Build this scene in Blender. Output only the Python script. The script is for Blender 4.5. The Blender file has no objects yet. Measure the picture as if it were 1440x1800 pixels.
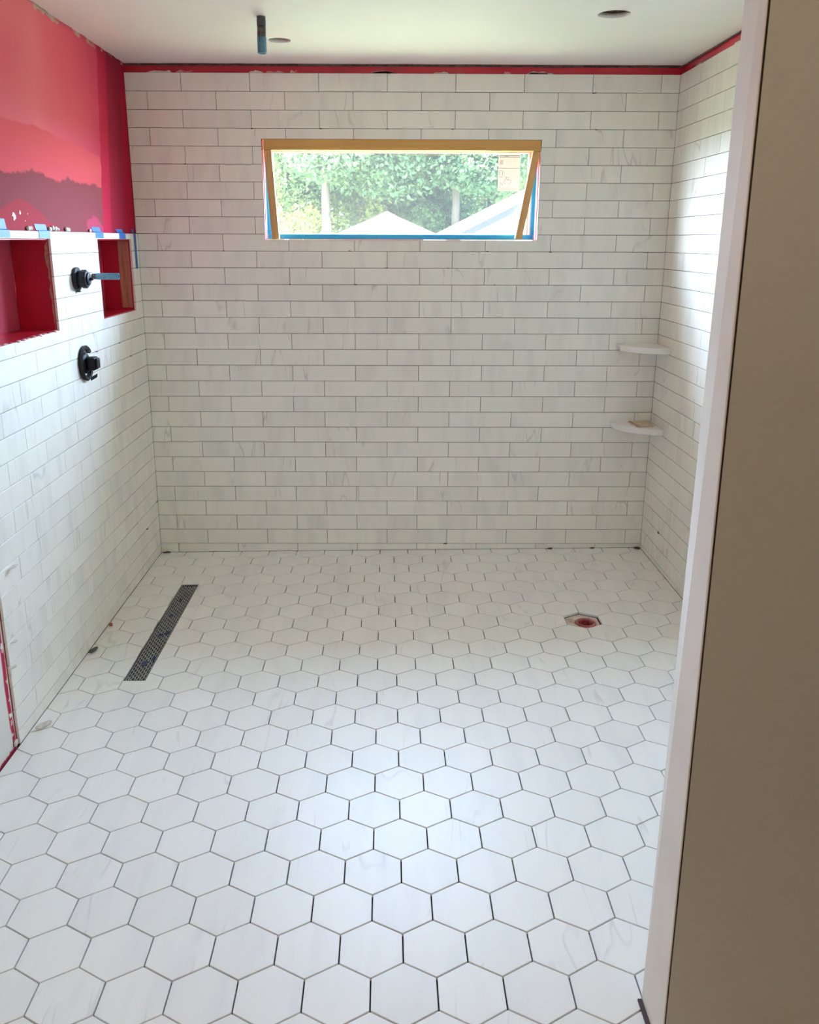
import bpy, bmesh, math, random
from mathutils import Vector, Matrix, noise

random.seed(7)
scene = bpy.context.scene
COL = scene.collection

# ------------------------------------------------------------------ camera
cam_data = bpy.data.cameras.new('camera')
cam = bpy.data.objects.new('camera', cam_data)
COL.objects.link(cam)
CX, CY, CZ = 1.17049, -4.18018, 1.53331
YAW, PITCH, ROLL, FPX, PPX, PPY = -0.00745, -0.27892, 0.00321, 1513.79, 694.67, 856.43
_r = Vector((math.cos(YAW), math.sin(YAW), 0))
_fh = Vector((-math.sin(YAW), math.cos(YAW), 0))
_f = _fh * math.cos(PITCH) + Vector((0, 0, math.sin(PITCH)))
_u = -_fh * math.sin(PITCH) + Vector((0, 0, math.cos(PITCH)))
_X = _r * math.cos(ROLL) + _u * math.sin(ROLL)
_Y = -_r * math.sin(ROLL) + _u * math.cos(ROLL)
_m = Matrix((_X, _Y, -_f)).transposed().to_4x4()
_m.translation = (CX, CY, CZ)
cam.matrix_world = _m
cam_data.sensor_fit = 'VERTICAL'
cam_data.sensor_height = 24.0
cam_data.sensor_width = 24.0
cam_data.lens = FPX / 1800 * 24.0
cam_data.shift_x = (720 - PPX) / 1800
cam_data.shift_y = (PPY - 900) / 1800
cam_data.clip_start = 0.02
cam_data.clip_end = 500
scene.camera = cam

# ------------------------------------------------------------------ light
scene.view_settings.view_transform = 'Standard'
scene.view_settings.look = 'None'
scene.view_settings.gamma = 1.0
scene.view_settings.use_curve_mapping = False
scene.view_settings.exposure = -0.12
cy = scene.cycles
cy.max_bounces = 12
cy.diffuse_bounces = 8
cy.glossy_bounces = 4
cy.transparent_max_bounces = 12
cy.caustics_reflective = False
cy.caustics_refractive = False
cy.sample_clamp_indirect = 6.0
cy.use_denoising = True

SKY_STRENGTH = 14.5
SUN_STRENGTH = 700.0
FILL_WATTS = 30.0

world = bpy.data.worlds.new('sky')
scene.world = world
world.use_nodes = True
wn = world.node_tree
wn.nodes.clear()
w_out = wn.nodes.new('ShaderNodeOutputWorld')
w_bg = wn.nodes.new('ShaderNodeBackground')
w_sky = wn.nodes.new('ShaderNodeTexSky')
w_sky.sky_type = 'NISHITA'
w_sky.sun_disc = False
w_sky.sun_elevation = math.radians(52)
w_sky.sun_rotation = math.radians(270)
w_sky.air_density = 1.0
w_sky.dust_density = 3.0
w_mix = wn.nodes.new('ShaderNodeMix')
w_mix.data_type = 'RGBA'
w_mix.inputs['Factor'].default_value = 0.55       # thin high cloud whitens the blue
w_mix.inputs['B'].default_value = (7.0, 8.8, 12.4, 1)
wn.links.new(w_sky.outputs['Color'], w_mix.inputs['A'])
# haze: brighter towards the horizon all round
w_tc = wn.nodes.new('ShaderNodeTexCoord')
w_sep = wn.nodes.new('ShaderNodeSeparateXYZ')
w_map = wn.nodes.new('ShaderNodeMapRange')
w_map.inputs['From Min'].default_value = 0.0
w_map.inputs['From Max'].default_value = 1.0
w_map.inputs['To Min'].default_value = 1.5
w_map.inputs['To Max'].default_value = 0.4
w_mul = wn.nodes.new('ShaderNodeVectorMath')
w_mul.operation = 'SCALE'
wn.links.new(w_tc.outputs['Generated'], w_sep.inputs[0])
wn.links.new(w_sep.outputs['Z'], w_map.inputs['Value'])
wn.links.new(w_mix.outputs['Result'], w_mul.inputs[0])
wn.links.new(w_map.outputs['Result'], w_mul.inputs['Scale'])
wn.links.new(w_mul.outputs['Vector'], w_bg.inputs['Color'])
w_bg.inputs['Strength'].default_value = SKY_STRENGTH
wn.links.new(w_bg.outputs['Background'], w_out.inputs['Surface'])

sun_d = bpy.data.lights.new('sun', 'SUN')
sun_d.energy = SUN_STRENGTH
sun_d.color = (1.0, 0.95, 0.86)
sun_d.angle = math.radians(2)
sun = bpy.data.objects.new('sun', sun_d)
sun.rotation_euler = (math.radians(4), math.radians(-36), 0)    # high, along the house wall from the left
COL.objects.link(sun)

por_d = bpy.data.lights.new('window_portal', 'AREA')
por_d.shape = 'RECTANGLE'
por_d.size, por_d.size_y = 1.25, 0.42
por_d.cycles.is_portal = True
por = bpy.data.objects.new('window_portal', por_d)
por.location = (1.226, 0.165, 1.75)
por.rotation_euler = (math.radians(-90), 0, 0)
COL.objects.link(por)

# ------------------------------------------------------------------ materials
def new_mat(name):
    m = bpy.data.materials.new(name)
    m.use_nodes = True
    nt = m.node_tree
    b = nt.nodes['Principled BSDF']
    return m, nt, b

def N(nt, t, **kw):
    n = nt.nodes.new(t)
    for k, v in kw.items():
        if k in n.inputs.keys():
            n.inputs[k].default_value = v
        else:
            setattr(n, k, v)
    return n

def ramp(nt, src, stops):
    r = nt.nodes.new('ShaderNodeValToRGB')
    e = r.color_ramp.elements
    while len(e) < len(stops):
        e.new(0.5)
    for i, (p, c) in enumerate(stops):
        e[i].position = p
        e[i].color = (c, c, c, 1) if isinstance(c, (int, float)) else (*c, 1)
    nt.links.new(src, r.inputs['Fac'])
    return r.outputs['Color']

def mixc(nt, fac, a, b):
    n = nt.nodes.new('ShaderNodeMix')
    n.data_type = 'RGBA'
    for sock, v in (('Factor', fac), ('A', a), ('B', b)):
        if isinstance(v, (int, float)):
            n.inputs[sock].default_value = v
        elif isinstance(v, tuple):
            n.inputs[sock].default_value = (*v, 1)
        else:
            nt.links.new(v, n.inputs[sock])
    return n.outputs['Result']

def mth(nt, op, a, b=0.0, c=0.0):
    n = nt.nodes.new('ShaderNodeMath')
    n.operation = op
    for i, v in enumerate((a, b, c)):
        if isinstance(v, (int, float)):
            n.inputs[i].default_value = v
        else:
            nt.links.new(v, n.inputs[i])
    return n.outputs[0]

def simple(name, col, rough=0.5, metal=0.0, var=0.0, scale=20.0, bump=0.0, spec=0.5, col2=None):
    m, nt, b = new_mat(name)
    b.inputs['Roughness'].default_value = rough
    b.inputs['Metallic'].default_value = metal
    b.inputs['Specular IOR Level'].default_value = spec
    tc = N(nt, 'ShaderNodeTexCoord')
    nz = N(nt, 'ShaderNodeTexNoise', Scale=scale, Detail=5.0)
    nt.links.new(tc.outputs['Object'], nz.inputs['Vector'])
    if col2 is None:
        col2 = tuple(max(0, c * (1 - var)) for c in col)
    f = ramp(nt, nz.outputs['Fac'], [(0.35, 0.0), (0.65, 1.0)])
    nt.links.new(mixc(nt, f, col, col2), b.inputs['Base Color'])
    if bump:
        bp = N(nt, 'ShaderNodeBump', Strength=bump, Distance=0.002)
        nt.links.new(nz.outputs['Fac'], bp.inputs['Height'])
        nt.links.new(bp.outputs['Normal'], b.inputs['Normal'])
    return m

def marble(name, base, vein, rough, cloud_amt, vein_amt, tone_var):
    m, nt, b = new_mat(name)
    tc = N(nt, 'ShaderNodeTexCoord')
    oi = N(nt, 'ShaderNodeObjectInfo')
    off = N(nt, 'ShaderNodeVectorMath', operation='SCALE')
    comb = N(nt, 'ShaderNodeCombineXYZ')
    nt.links.new(oi.outputs['Random'], comb.inputs['X'])
    nt.links.new(mth(nt, 'FRACT', mth(nt, 'MULTIPLY', oi.outputs['Random'], 17.3)), comb.inputs['Y'])
    nt.links.new(mth(nt, 'FRACT', mth(nt, 'MULTIPLY', oi.outputs['Random'], 91.7)), comb.inputs['Z'])
    nt.links.new(comb.outputs['Vector'], off.inputs[0])
    off.inputs['Scale'].default_value = 60.0
    add = N(nt, 'ShaderNodeVectorMath', operation='ADD')
    nt.links.new(tc.outputs['Object'], add.inputs[0])
    nt.links.new(off.outputs['Vector'], add.inputs[1])
    mp = N(nt, 'ShaderNodeMapping')
    mp.inputs['Rotation'].default_value = (0, 0, math.radians(-52))
    mp.inputs['Scale'].default_value = (1.0, 0.2, 1.0)
    nt.links.new(add.outputs['Vector'], mp.inputs['Vector'])
    # soft diagonal clouds
    n1 = N(nt, 'ShaderNodeTexNoise', Scale=9.0, Detail=4.0, Roughness=0.55, Distortion=0.6)
    nt.links.new(mp.outputs['Vector'], n1.inputs['Vector'])
    cloud = ramp(nt, n1.outputs['Fac'], [(0.48, 0.0), (0.72, 1.0)])
    # thin veins
    n2 = N(nt, 'ShaderNodeTexNoise', Scale=4.2, Detail=3.0, Roughness=0.5, Distortion=0.35)
    nt.links.new(mp.outputs['Vector'], n2.inputs['Vector'])
    d = mth(nt, 'ABSOLUTE', mth(nt, 'SUBTRACT', n2.outputs['Fac'], 0.5))
    line = ramp(nt, d, [(0.0, 1.0), (0.007, 0.0)])
    n3 = N(nt, 'ShaderNodeTexNoise', Scale=6.0, Detail=2.0)
    nt.links.new(add.outputs['Vector'], n3.inputs['Vector'])
    msk = ramp(nt, n3.outputs['Fac'], [(0.50, 0.0), (0.62, 1.0)])
    veinf = mth(nt, 'MULTIPLY', mth(nt, 'MULTIPLY', line, msk), vein_amt)
    c = mixc(nt, mth(nt, 'MULTIPLY', cloud, cloud_amt), base, vein)
    c = mixc(nt, veinf, c, tuple(v * 0.72 for v in vein))
    tone = mth(nt, 'ADD', 1.0 - tone_var, mth(nt, 'MULTIPLY', mth(nt, 'FRACT', mth(nt, 'MULTIPLY', oi.outputs['Random'], 37.1)), tone_var))
    hsv = N(nt, 'ShaderNodeHueSaturation')
    nt.links.new(c, hsv.inputs['Color'])
    nt.links.new(tone, hsv.inputs['Value'])
    nt.links.new(hsv.outputs['Color'], b.inputs['Base Color'])
    b.inputs['Roughness'].default_value = rough
    return m

M_TILE = marble('wall_tile_marble', (0.85, 0.835, 0.77), (0.62, 0.605, 0.575), 0.27, 0.40, 0.5, 0.06)
M_HEX = marble('floor_tile_marble', (0.845, 0.84, 0.80), (0.70, 0.70, 0.69), 0.42, 0.40, 0.38, 0.05)
M_SHELF = marble('shelf_marble', (0.80, 0.79, 0.765), (0.62, 0.61, 0.6), 0.4, 0.4, 0.5, 0.0)
M_THINSET = simple('grey_thinset', (0.075, 0.065, 0.052), 0.9, var=0.35, scale=30, bump=0.4)
M_SLAB = simple('dark_thinset', (0.045, 0.043, 0.042), 0.95, var=0.4, scale=40, bump=0.4)
M_WHITE = simple('white_paint', (0.80, 0.78, 0.75), 0.45, var=0.05, scale=12)
M_JAMB = simple('white_jamb_paint', (0.82, 0.77, 0.70), 0.9, spec=0.1, var=0.06, scale=6)
M_TAUPE = simple('taupe_paint', (0.47, 0.45, 0.375), 0.6, var=0.03, scale=60, bump=0.05)
M_DRYWALL = simple('primed_drywall', (0.74, 0.73, 0.70), 0.75, var=0.05, scale=5, bump=0.03)
M_CEIL = simple('ceiling_primer', (0.86, 0.83, 0.80), 0.6, var=0.05, scale=2.2, bump=0.02)
M_ROUGH = simple('torn_drywall_edge', (0.13, 0.11, 0.085), 0.95, var=0.6, scale=45, bump=0.8)
M_RED = simple('red_membrane', (0.46, 0.010, 0.030), 0.28, col2=(0.36, 0.006, 0.02), scale=7, bump=0.12)
M_REDGAP = simple('red_membrane_smear', (0.48, 0.03, 0.06), 0.5, col2=(0.62, 0.42, 0.40), scale=26, bump=0.5)
M_FLASH = simple('glare_blue_flashing', (0.06, 0.66, 0.92), 0.5, var=0.1, scale=20)  # tape blue lightened to carry the glare of the window
M_BLUE = simple('blue_tape', (0.012, 0.125, 0.42), 0.6, var=0.15, scale=40)
M_BLUEPIPE = simple('blue_taped_pipe', (0.05, 0.15, 0.24), 0.4, col2=(0.10, 0.22, 0.28), scale=60)
M_PIPE = simple('bare_pipe', (0.14, 0.13, 0.11), 0.35, metal=0.7, var=0.5, scale=60)
M_BLACK = simple('black_plastic', (0.007, 0.007, 0.008), 0.55, spec=0.3, var=0.2, scale=60)
M_CHANNEL_SHADE = simple('channel_shade', (0.006, 0.006, 0.006), 0.9)  # black stands in for the shade down in the drain channel
M_CAN = simple('brown_can', (0.16, 0.11, 0.08), 0.8, var=0.3)
M_STEEL = simple('drain_steel', (0.40, 0.40, 0.385), 0.38, metal=0.4, var=0.2, scale=60)
M_DARKSTEEL = simple('drain_frame_steel', (0.045, 0.05, 0.048), 0.4, metal=0.4, var=0.3, scale=40)
M_VINYL = simple('white_vinyl', (0.86, 0.85, 0.80), 0.35, var=0.02)
_nt = M_VINYL.node_tree
_tr = N(_nt, 'ShaderNodeBsdfTranslucent', Color=(0.9, 0.86, 0.76, 1))
_mx = N(_nt, 'ShaderNodeMixShader')
_mx.inputs[0].default_value = 0.2
_nt.links.new(_nt.nodes['Principled BSDF'].outputs[0], _mx.inputs[1])
_nt.links.new(_tr.outputs[0], _mx.inputs[2])
_nt.links.new(_mx.outputs[0], _nt.nodes['Material Output'].inputs['Surface'])
M_CLIP = simple('brown_spacer', (0.13, 0.05, 0.028), 0.7, var=0.5, scale=90)
M_MORTAR = simple('pale_mortar', (0.72, 0.68, 0.62), 0.9, var=0.2, scale=60, bump=0.6)
M_TAN = simple('tan_cardboard', (0.62, 0.50, 0.38), 0.8, var=0.1, scale=30)
M_PLY = simple('plywood', (0.42, 0.31, 0.20), 0.8, var=0.2, scale=8)
M_REDPVC = simple('red_pipe', (0.22, 0.012, 0.014), 0.4, col2=(0.42, 0.14, 0.13), scale=40)
M_PAPER = simple('white_paper', (0.86, 0.86, 0.86), 0.7)
def lit_through(m, col, amt):
    t_ = m.node_tree
    a_ = N(t_, 'ShaderNodeBsdfTranslucent', Color=(*col, 1))
    x_ = N(t_, 'ShaderNodeMixShader')
    x_.inputs[0].default_value = amt
    t_.links.new(t_.nodes['Principled BSDF'].outputs[0], x_.inputs[1])
    t_.links.new(a_.outputs[0], x_.inputs[2])
    t_.links.new(x_.outputs[0], t_.nodes['Material Output'].inputs['Surface'])
lit_through(M_PAPER, (0.9, 0.9, 0.9), 0.19)
lit_through(M_FLASH, (0.08, 0.75, 1.0), 0.5)
M_INK = simple('black_ink', (0.03, 0.03, 0.03), 0.7)
M_GREYINK = simple('grey_ink', (0.30, 0.30, 0.31), 0.7)
M_PENINK = simple('violet_pen', (0.16, 0.13, 0.28), 0.7)
M_SIDING = simple('white_siding', (0.82, 0.82, 0.82), 0.6, var=0.05)
M_FASCIA = simple('grey_fascia', (0.0085, 0.0085, 0.0105), 0.9, spec=0.0, var=0.05)
M_CANVAS = simple('white_canvas', (0.86, 0.86, 0.85), 0.8)
M_LEGMETAL = simple('tent_leg', (0.6, 0.6, 0.6), 0.4, metal=0.6)
M_BARK = simple('pale_bark', (0.024, 0.021, 0.0185), 0.95, spec=0.0, var=0.45, scale=3, bump=0.6)
M_LAWN = simple('lawn_green', (0.43, 0.46, 0.25), 0.9, var=0.3, scale=1.5)

def wood_mat(name, c1, c2, axis_scale):
    m, nt, b = new_mat(name)
    tc = N(nt, 'ShaderNodeTexCoord')
    mp = N(nt, 'ShaderNodeMapping')
    mp.inputs['Scale'].default_value = axis_scale
    nt.links.new(tc.outputs['Object'], mp.inputs['Vector'])
    nz = N(nt, 'ShaderNodeTexNoise', Scale=14.0, Detail=6.0, Distortion=0.5)
    nt.links.new(mp.outputs['Vector'], nz.inputs['Vector'])
    f = ramp(nt, nz.outputs['Fac'], [(0.3, 0.0), (0.7, 1.0)])
    c = mixc(nt, f, c1, c2)
    kn = N(nt, 'ShaderNodeTexNoise', Scale=9.0, Detail=1.0)
    nt.links.new(tc.outputs['Object'], kn.inputs['Vector'])
    k = ramp(nt, kn.outputs['Fac'], [(0.70, 0.0), (0.76, 1.0)])
    c = mixc(nt, k, c, tuple(v * 0.35 for v in c1))
    nt.links.new(c, b.inputs['Base Color'])
    b.inputs['Roughness'].default_value = 0.65
    return m
M_WOODX = wood_mat('pine_along_x', (0.60, 0.33, 0.10), (0.44, 0.22, 0.06), (0.12, 3, 3))
M_WOODZ = wood_mat('pine_along_z', (0.62, 0.36, 0.15), (0.46, 0.25, 0.09), (3, 3, 0.12))
M_STUD = wood_mat('red_streaked_stud', (0.50, 0.23, 0.15), (0.30, 0.10, 0.07), (6, 6, 0.4))

def leaf_mat(name, c1, c2, trans):
    m, nt, b = new_mat(name)
    tc = N(nt, 'ShaderNodeTexCoord')
    nz = N(nt, 'ShaderNodeTexNoise', Scale=1.2, Detail=4.0)
    nt.links.new(tc.outputs['Object'], nz.inputs['Vector'])
    f = ramp(nt, nz.outputs['Fac'], [(0.35, 0.0), (0.65, 1.0)])
    c = mixc(nt, f, c1, c2)
    nt.links.new(c, b.inputs['Base Color'])
    b.inputs['Roughness'].default_value = 0.6
    b.inputs['Specular IOR Level'].default_value = 0.05
    tr = N(nt, 'ShaderNodeBsdfTranslucent')
    nt.links.new(c, tr.inputs['Color'])
    mx = N(nt, 'ShaderNodeMixShader')
    mx.inputs[0].default_value = trans
    nt.links.new(b.outputs[0], mx.inputs[1])
    nt.links.new(tr.outputs[0], mx.inputs[2])
    nt.links.new(mx.outputs[0], nt.nodes['Material Output'].inputs['Surface'])
    return m
M_LEAF = [leaf_mat('leaf_cool', (0.0088, 0.0178, 0.0082), (0.015, 0.028, 0.012), 0.4),
          leaf_mat('leaf_mid', (0.013, 0.0235, 0.0080), (0.019, 0.033, 0.0105), 0.4),
          leaf_mat('leaf_sun_tint', (0.030, 0.040, 0.010), (0.046, 0.054, 0.015), 0.45)]  # last one has sunlight put into its leaf colour

# pane: clear glass, plus a faint white veil added to wash out the view
M_GLASS, nt, b = new_mat('veiled_pane')
tr = N(nt, 'ShaderNodeBsdfTransparent')
tr.inputs['Color'].default_value = (0.93, 0.96, 0.94, 1)
gl = N(nt, 'ShaderNodeBsdfGlossy', Roughness=0.02)
geo = N(nt, 'ShaderNodeNewGeometry')
dot = N(nt, 'ShaderNodeVectorMath', operation='DOT_PRODUCT')
nt.links.new(geo.outputs['Incoming'], dot.inputs[0])
nt.links.new(geo.outputs['Normal'], dot.inputs[1])
schlick = mth(nt, 'ADD', 0.035, mth(nt, 'MULTIPLY', 0.6, mth(nt, 'POWER', mth(nt, 'SUBTRACT', 1.0, mth(nt, 'ABSOLUTE', dot.outputs['Value'])), 5.0)))
mx = N(nt, 'ShaderNodeMixShader')
nt.links.new(schlick, mx.inputs[0])
nt.links.new(tr.outputs[0], mx.inputs[1])
nt.links.new(gl.outputs[0], mx.inputs[2])
du = N(nt, 'ShaderNodeBsdfTranslucent', Color=(0.9, 0.9, 0.86, 1))
mx2 = N(nt, 'ShaderNodeMixShader')
mx2.inputs[0].default_value = 0.004
nt.links.new(mx.outputs[0], mx2.inputs[1])
nt.links.new(du.outputs[0], mx2.inputs[2])
nt.links.new(mx2.outputs[0], nt.nodes['Material Output'].inputs['Surface'])

# left wall membrane board: several coats brushed on, in wall coordinates (y along, z up)
def red_board():
    m, nt, b = new_mat('red_membrane_board')
    tc = N(nt, 'ShaderNodeTexCoord')
    sp = N(nt, 'ShaderNodeSeparateXYZ')
    nt.links.new(tc.outputs['Object'], sp.inputs[0])
    y, z = sp.outputs['Y'], sp.outputs['Z']
    nz = N(nt, 'ShaderNodeTexNoise', Scale=4.0, Detail=3.0)
    nt.links.new(tc.outputs['Object'], nz.inputs['Vector'])
    nf = N(nt, 'ShaderNodeTexNoise', Scale=30.0, Detail=4.0)
    nt.links.new(tc.outputs['Object'], nf.inputs['Vector'])
    w = mth(nt, 'MULTIPLY', mth(nt, 'SUBTRACT', nz.outputs['Fac'], 0.5), 0.16)
    wf = mth(nt, 'MULTIPLY', mth(nt, 'SUBTRACT', nf.outputs['Fac'], 0.5), 0.03)
    def above(v, t, soft):            # 0 below t, 1 above
        n = N(nt, 'ShaderNodeMapRange')
        n.inputs['From Min'].default_value = t - soft
        n.inputs['From Max'].default_value = t + soft
        nt.links.new(v, n.inputs['Value'])
        return n.outputs['Result']
    AND = lambda a, c: mth(nt, 'MULTIPLY', a, c)
    NOT = lambda a: mth(nt, 'SUBTRACT', 1.0, a)
    big = N(nt, 'ShaderNodeTexNoise', Scale=1.6, Detail=2.0)
    nt.links.new(tc.outputs['Object'], big.inputs['Vector'])
    up = mixc(nt, ramp(nt, big.outputs['Fac'], [(0.38, 0.0), (0.62, 1.0)]), (0.58, 0.135, 0.165), (0.53, 0.088, 0.130))
    up = mixc(nt, above(y, -0.75, 0.30), up, (0.43, 0.045, 0.085))
    zz = mth(nt, 'ADD', z, w)
    zf = mth(nt, 'ADD', mth(nt, 'ADD', z, mth(nt, 'MULTIPLY', w, 0.5)), wf)
    # slanting edge of the brighter coat
    edge = mth(nt, 'ADD', mth(nt, 'ADD', z, mth(nt, 'MULTIPLY', w, 0.3)), mth(nt, 'MULTIPLY', mth(nt, 'MAXIMUM', mth(nt, 'ADD', y, 1.0), 0.0), 0.05))
    c = mixc(nt, NOT(above(edge, 1.888, 0.004)), up, (0.50, 0.072, 0.092))
    c = mixc(nt, NOT(above(zf, 1.742, 0.004)), c, (0.20, 0.046, 0.056))
    # pink patch low down
    pk = AND(NOT(above(mth(nt, 'ADD', zf, mth(nt, 'MULTIPLY', mth(nt, 'ABSOLUTE', mth(nt, 'ADD', y, 1.28)), 0.30)), 1.665, 0.004)), NOT(above(y, -0.9, 0.02)))
    c = mixc(nt, pk, c, (0.29, 0.036, 0.050))
    pk2 = AND(NOT(above(mth(nt, 'ADD', zf, mth(nt, 'MULTIPLY', mth(nt, 'ABSOLUTE', mth(nt, 'ADD', y, 0.57)), 0.35)), 1.625, 0.006)), above(y, -0.66, 0.01))
    c = mixc(nt, pk2, c, (0.36, 0.048, 0.090))
    # corner band: membrane fabric
    yb = mth(nt, 'ADD', y, mth(nt, 'ADD', wf, mth(nt, 'MULTIPLY', mth(nt, 'SUBTRACT', z, 2.2), -0.16)))
    c = mixc(nt, above(yb, -0.365, 0.006), c, (0.37, 0.018, 0.048))
    c = mixc(nt, above(yb, -0.255, 0.012), c, (0.25, 0.015, 0.034))
    c = mixc(nt, above(yb, -0.055, 0.008), c, (0.34, 0.009, 0.032))
    # white nicks
    vn = N(nt, 'ShaderNodeTexNoise', Scale=34.0, Detail=2.0)
    nt.links.new(tc.outputs['Object'], vn.inputs['Vector'])
    nick = AND(ramp(nt, vn.outputs['Fac'], [(0.655, 0.0), (0.67, 1.0)]), AND(AND(above(z, 1.585, 0.01), NOT(above(z, 1.64, 0.01))), AND(above(y, -1.36, 0.01), NOT(above(y, -1.22, 0.02)))))
    c = mixc(nt, nick, c, (0.75, 0.65, 0.60))
    # past the tiled part the board is white primer with red splashes near the tile edge
    sply = mth(nt, 'ADD', y, mth(nt, 'MULTIPLY', w, 0.25))
    prim = AND(NOT(above(y, -1.772, 0.001)), NOT(above(z, 1.5, 0.02)))
    c = mixc(nt, prim, c, (0.72, 0.70, 0.66))
    spl = AND(AND(NOT(above(sply, -1.778, 0.003)), above(sply, -1.80, 0.003)), ramp(nt, nf.outputs['Fac'], [(0.36, 0.0), (0.42, 1.0)]))
    spl = AND(spl, NOT(above(z, 0.45, 0.04)))
    low = AND(NOT(above(mth(nt, 'ADD', z, wf), -0.005, 0.003)), NOT(above(y, -1.79, 0.002)))
    c = mixc(nt, mth(nt, 'MAXIMUM', spl, low), c, (0.42, 0.03, 0.07))
    # ragged bare edge under the ceiling
    rag = above(mth(nt, 'ADD', z, mth(nt, 'MULTIPLY', wf, 1.3)), 2.273, 0.002)
    c = mixc(nt, AND(rag, ramp(nt, nz.outputs['Fac'], [(0.50, 0.0), (0.56, 1.0)])), c, (0.42, 0.34, 0.29))
    nt.links.new(c, b.inputs['Base Color'])
    b.inputs['Roughness'].default_value = 0.85
    b.inputs['Specular IOR Level'].default_value = 0.06
    bp = N(nt, 'ShaderNodeBump', Strength=0.15, Distance=0.003)
    nt.links.new(nf.outputs['Fac'], bp.inputs['Height'])
    nt.links.new(bp.outputs['Normal'], b.inputs['Normal'])
    return m
M_BOARD = red_board()

# ------------------------------------------------------------------ mesh helpers
def link(o, parent=None):
    COL.objects.link(o)
    if parent is not None:
        o.parent = parent
    return o

def mesh_obj(name, verts, faces, mat, parent=None, smooth=False):
    me = bpy.data.meshes.new(name)
    me.from_pydata([tuple(v) for v in verts], [], faces)
    me.update()
    if smooth:
        for p in me.polygons:
            p.use_smooth = True
    me.materials.append(mat)
    return link(bpy.data.objects.new(name, me), parent)

def bm_obj(name, bm, mat, parent=None, smooth=False):
    me = bpy.data.meshes.new(name)
    bm.normal_update()
    bm.to_mesh(me)
    bm.free()
    if smooth:
        for p in me.polygons:
            p.use_smooth = True
    me.materials.append(mat)
    return link(bpy.data.objects.new(name, me), parent)

def add_box(bm, lo, hi, mat4=None, bevel=0.0):
    vs = [bm.verts.new((x, y, z)) for x in (lo[0], hi[0]) for y in (lo[1], hi[1]) for z in (lo[2], hi[2])]
    idx = [(0, 1, 3, 2), (4, 6, 7, 5), (0, 4, 5, 1), (2, 3, 7, 6), (0, 2, 6, 4), (1, 5, 7, 3)]
    fs = [bm.faces.new([vs[i] for i in f]) for f in idx]
    if bevel:
        es = list({e for f in fs for e in f.edges})
        r = bmesh.ops.bevel(bm, geom=es, offset=bevel, segments=2, affect='EDGES', profile=0.5)
        vs = list({v for f in r['faces'] for v in f.verts} | {v for v in vs if v.is_valid})
    if mat4 is not None:
        for v in vs:
            v.co = mat4 @ v.co
    return vs

def box(name, lo, hi, mat, parent=None, bevel=0.0):
    bm = bmesh.new()
    add_box(bm, lo, hi, None, bevel)
    return bm_obj(name, bm, mat, parent)

def add_lathe(bm, prof, seg, mat4, cap=True):
    """prof: list of (radius, height) along local z."""
    rings = []
    for r, h in prof:
        rings.append([bm.verts.new(mat4 @ Vector((r * math.cos(2 * math.pi * i / seg), r * math.sin(2 * math.pi * i / seg), h))) for i in range(seg)])
    for a, c in zip(rings, rings[1:]):
        for i in range(seg):
            j = (i + 1) % seg
            bm.faces.new((a[i], a[j], c[j], c[i]))
    if cap:
        bm.faces.new(list(reversed(rings[0])))
        bm.faces.new(rings[-1])

def lathe(name, prof, seg, mat4, mat, parent=None, smooth=False, cap=True):
    bm = bmesh.new()
    add_lathe(bm, prof, seg, mat4, cap)
    return bm_obj(name, bm, mat, parent, smooth)

def empty(name, loc):
    o = bpy.data.objects.new(name, None)
    o.location = loc
    o.empty_display_size = 0.05
    COL.objects.link(o)
    return o

def tag(o, label, cat, group=None):
    o['label'] = label
    o['category'] = cat
    if group:
        o['group'] = group
    return o

def struct(o):
    o['kind'] = 'structure'
    return o

def part_of(child, root):
    """parent keeping world position (the root is only translated)"""
    child.parent = root
    child.matrix_parent_inverse = Matrix.Translation(-Vector(root.location))
    return child

def circle(cx, cy_, r, n=32, jag=0.0):
    return [(cx + (r + random.uniform(-jag, jag)) * math.cos(2 * math.pi * i / n), cy_ + (r + random.uniform(-jag, jag)) * math.sin(2 * math.pi * i / n)) for i in range(n)]

def plate(name, outer, holes, thick, to3d, mat, parent=None):
    """flat plate with holes; to3d(u, v, w) with w in 0..-thick below the face."""
    cu = bpy.data.curves.new(name, 'CURVE')
    cu.dimensions = '2D'
    cu.fill_mode = 'BOTH'
    cu.extrude = thick / 2
    for loop in [outer] + holes:
        s = cu.splines.new('POLY')
        s.points.add(len(loop) - 1)
        for p, (a, c) in zip(s.points, loop):
            p.co = (a, c, 0, 1)
        s.use_cyclic_u = True
    tmp = bpy.data.objects.new(name, cu)
    COL.objects.link(tmp)
    dg = bpy.context.evaluated_depsgraph_get()
    me = bpy.data.meshes.new_from_object(tmp.evaluated_get(dg))
    bpy.data.objects.remove(tmp)
    bpy.data.curves.remove(cu)
    for v in me.vertices:
        v.co = to3d(v.co.x, v.co.y, v.co.z - thick / 2)
    me.name = name
    me.materials.clear()
    me.materials.append(mat)
    me.update()
    bm = bmesh.new()
    bm.from_mesh(me)
    bmesh.ops.remove_doubles(bm, verts=bm.verts, dist=1e-6)
    bmesh.ops.recalc_face_normals(bm, faces=bm.faces)
    bm.to_mesh(me)
    bm.free()
    return link(bpy.data.objects.new(name, me), parent)

def rect(u0, v0, u1, v1):
    return [(u0, v0), (u1, v0), (u1, v1), (u0, v1)]

def wobble(pts, amp, step=0.04):
    """subdivide a closed polygon and roughen it"""
    out = []
    for (a, c) in zip(pts, pts[1:] + pts[:1]):
        a, c = Vector(a), Vector(c)
        n = max(1, int((c - a).length / step))
        for i in range(n):
            q = a.lerp(c, i / n)
            k = 0 if i == 0 else amp
            out.append((q.x + random.uniform(-k, k), q.y + random.uniform(-k, k)))
    return out

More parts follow.
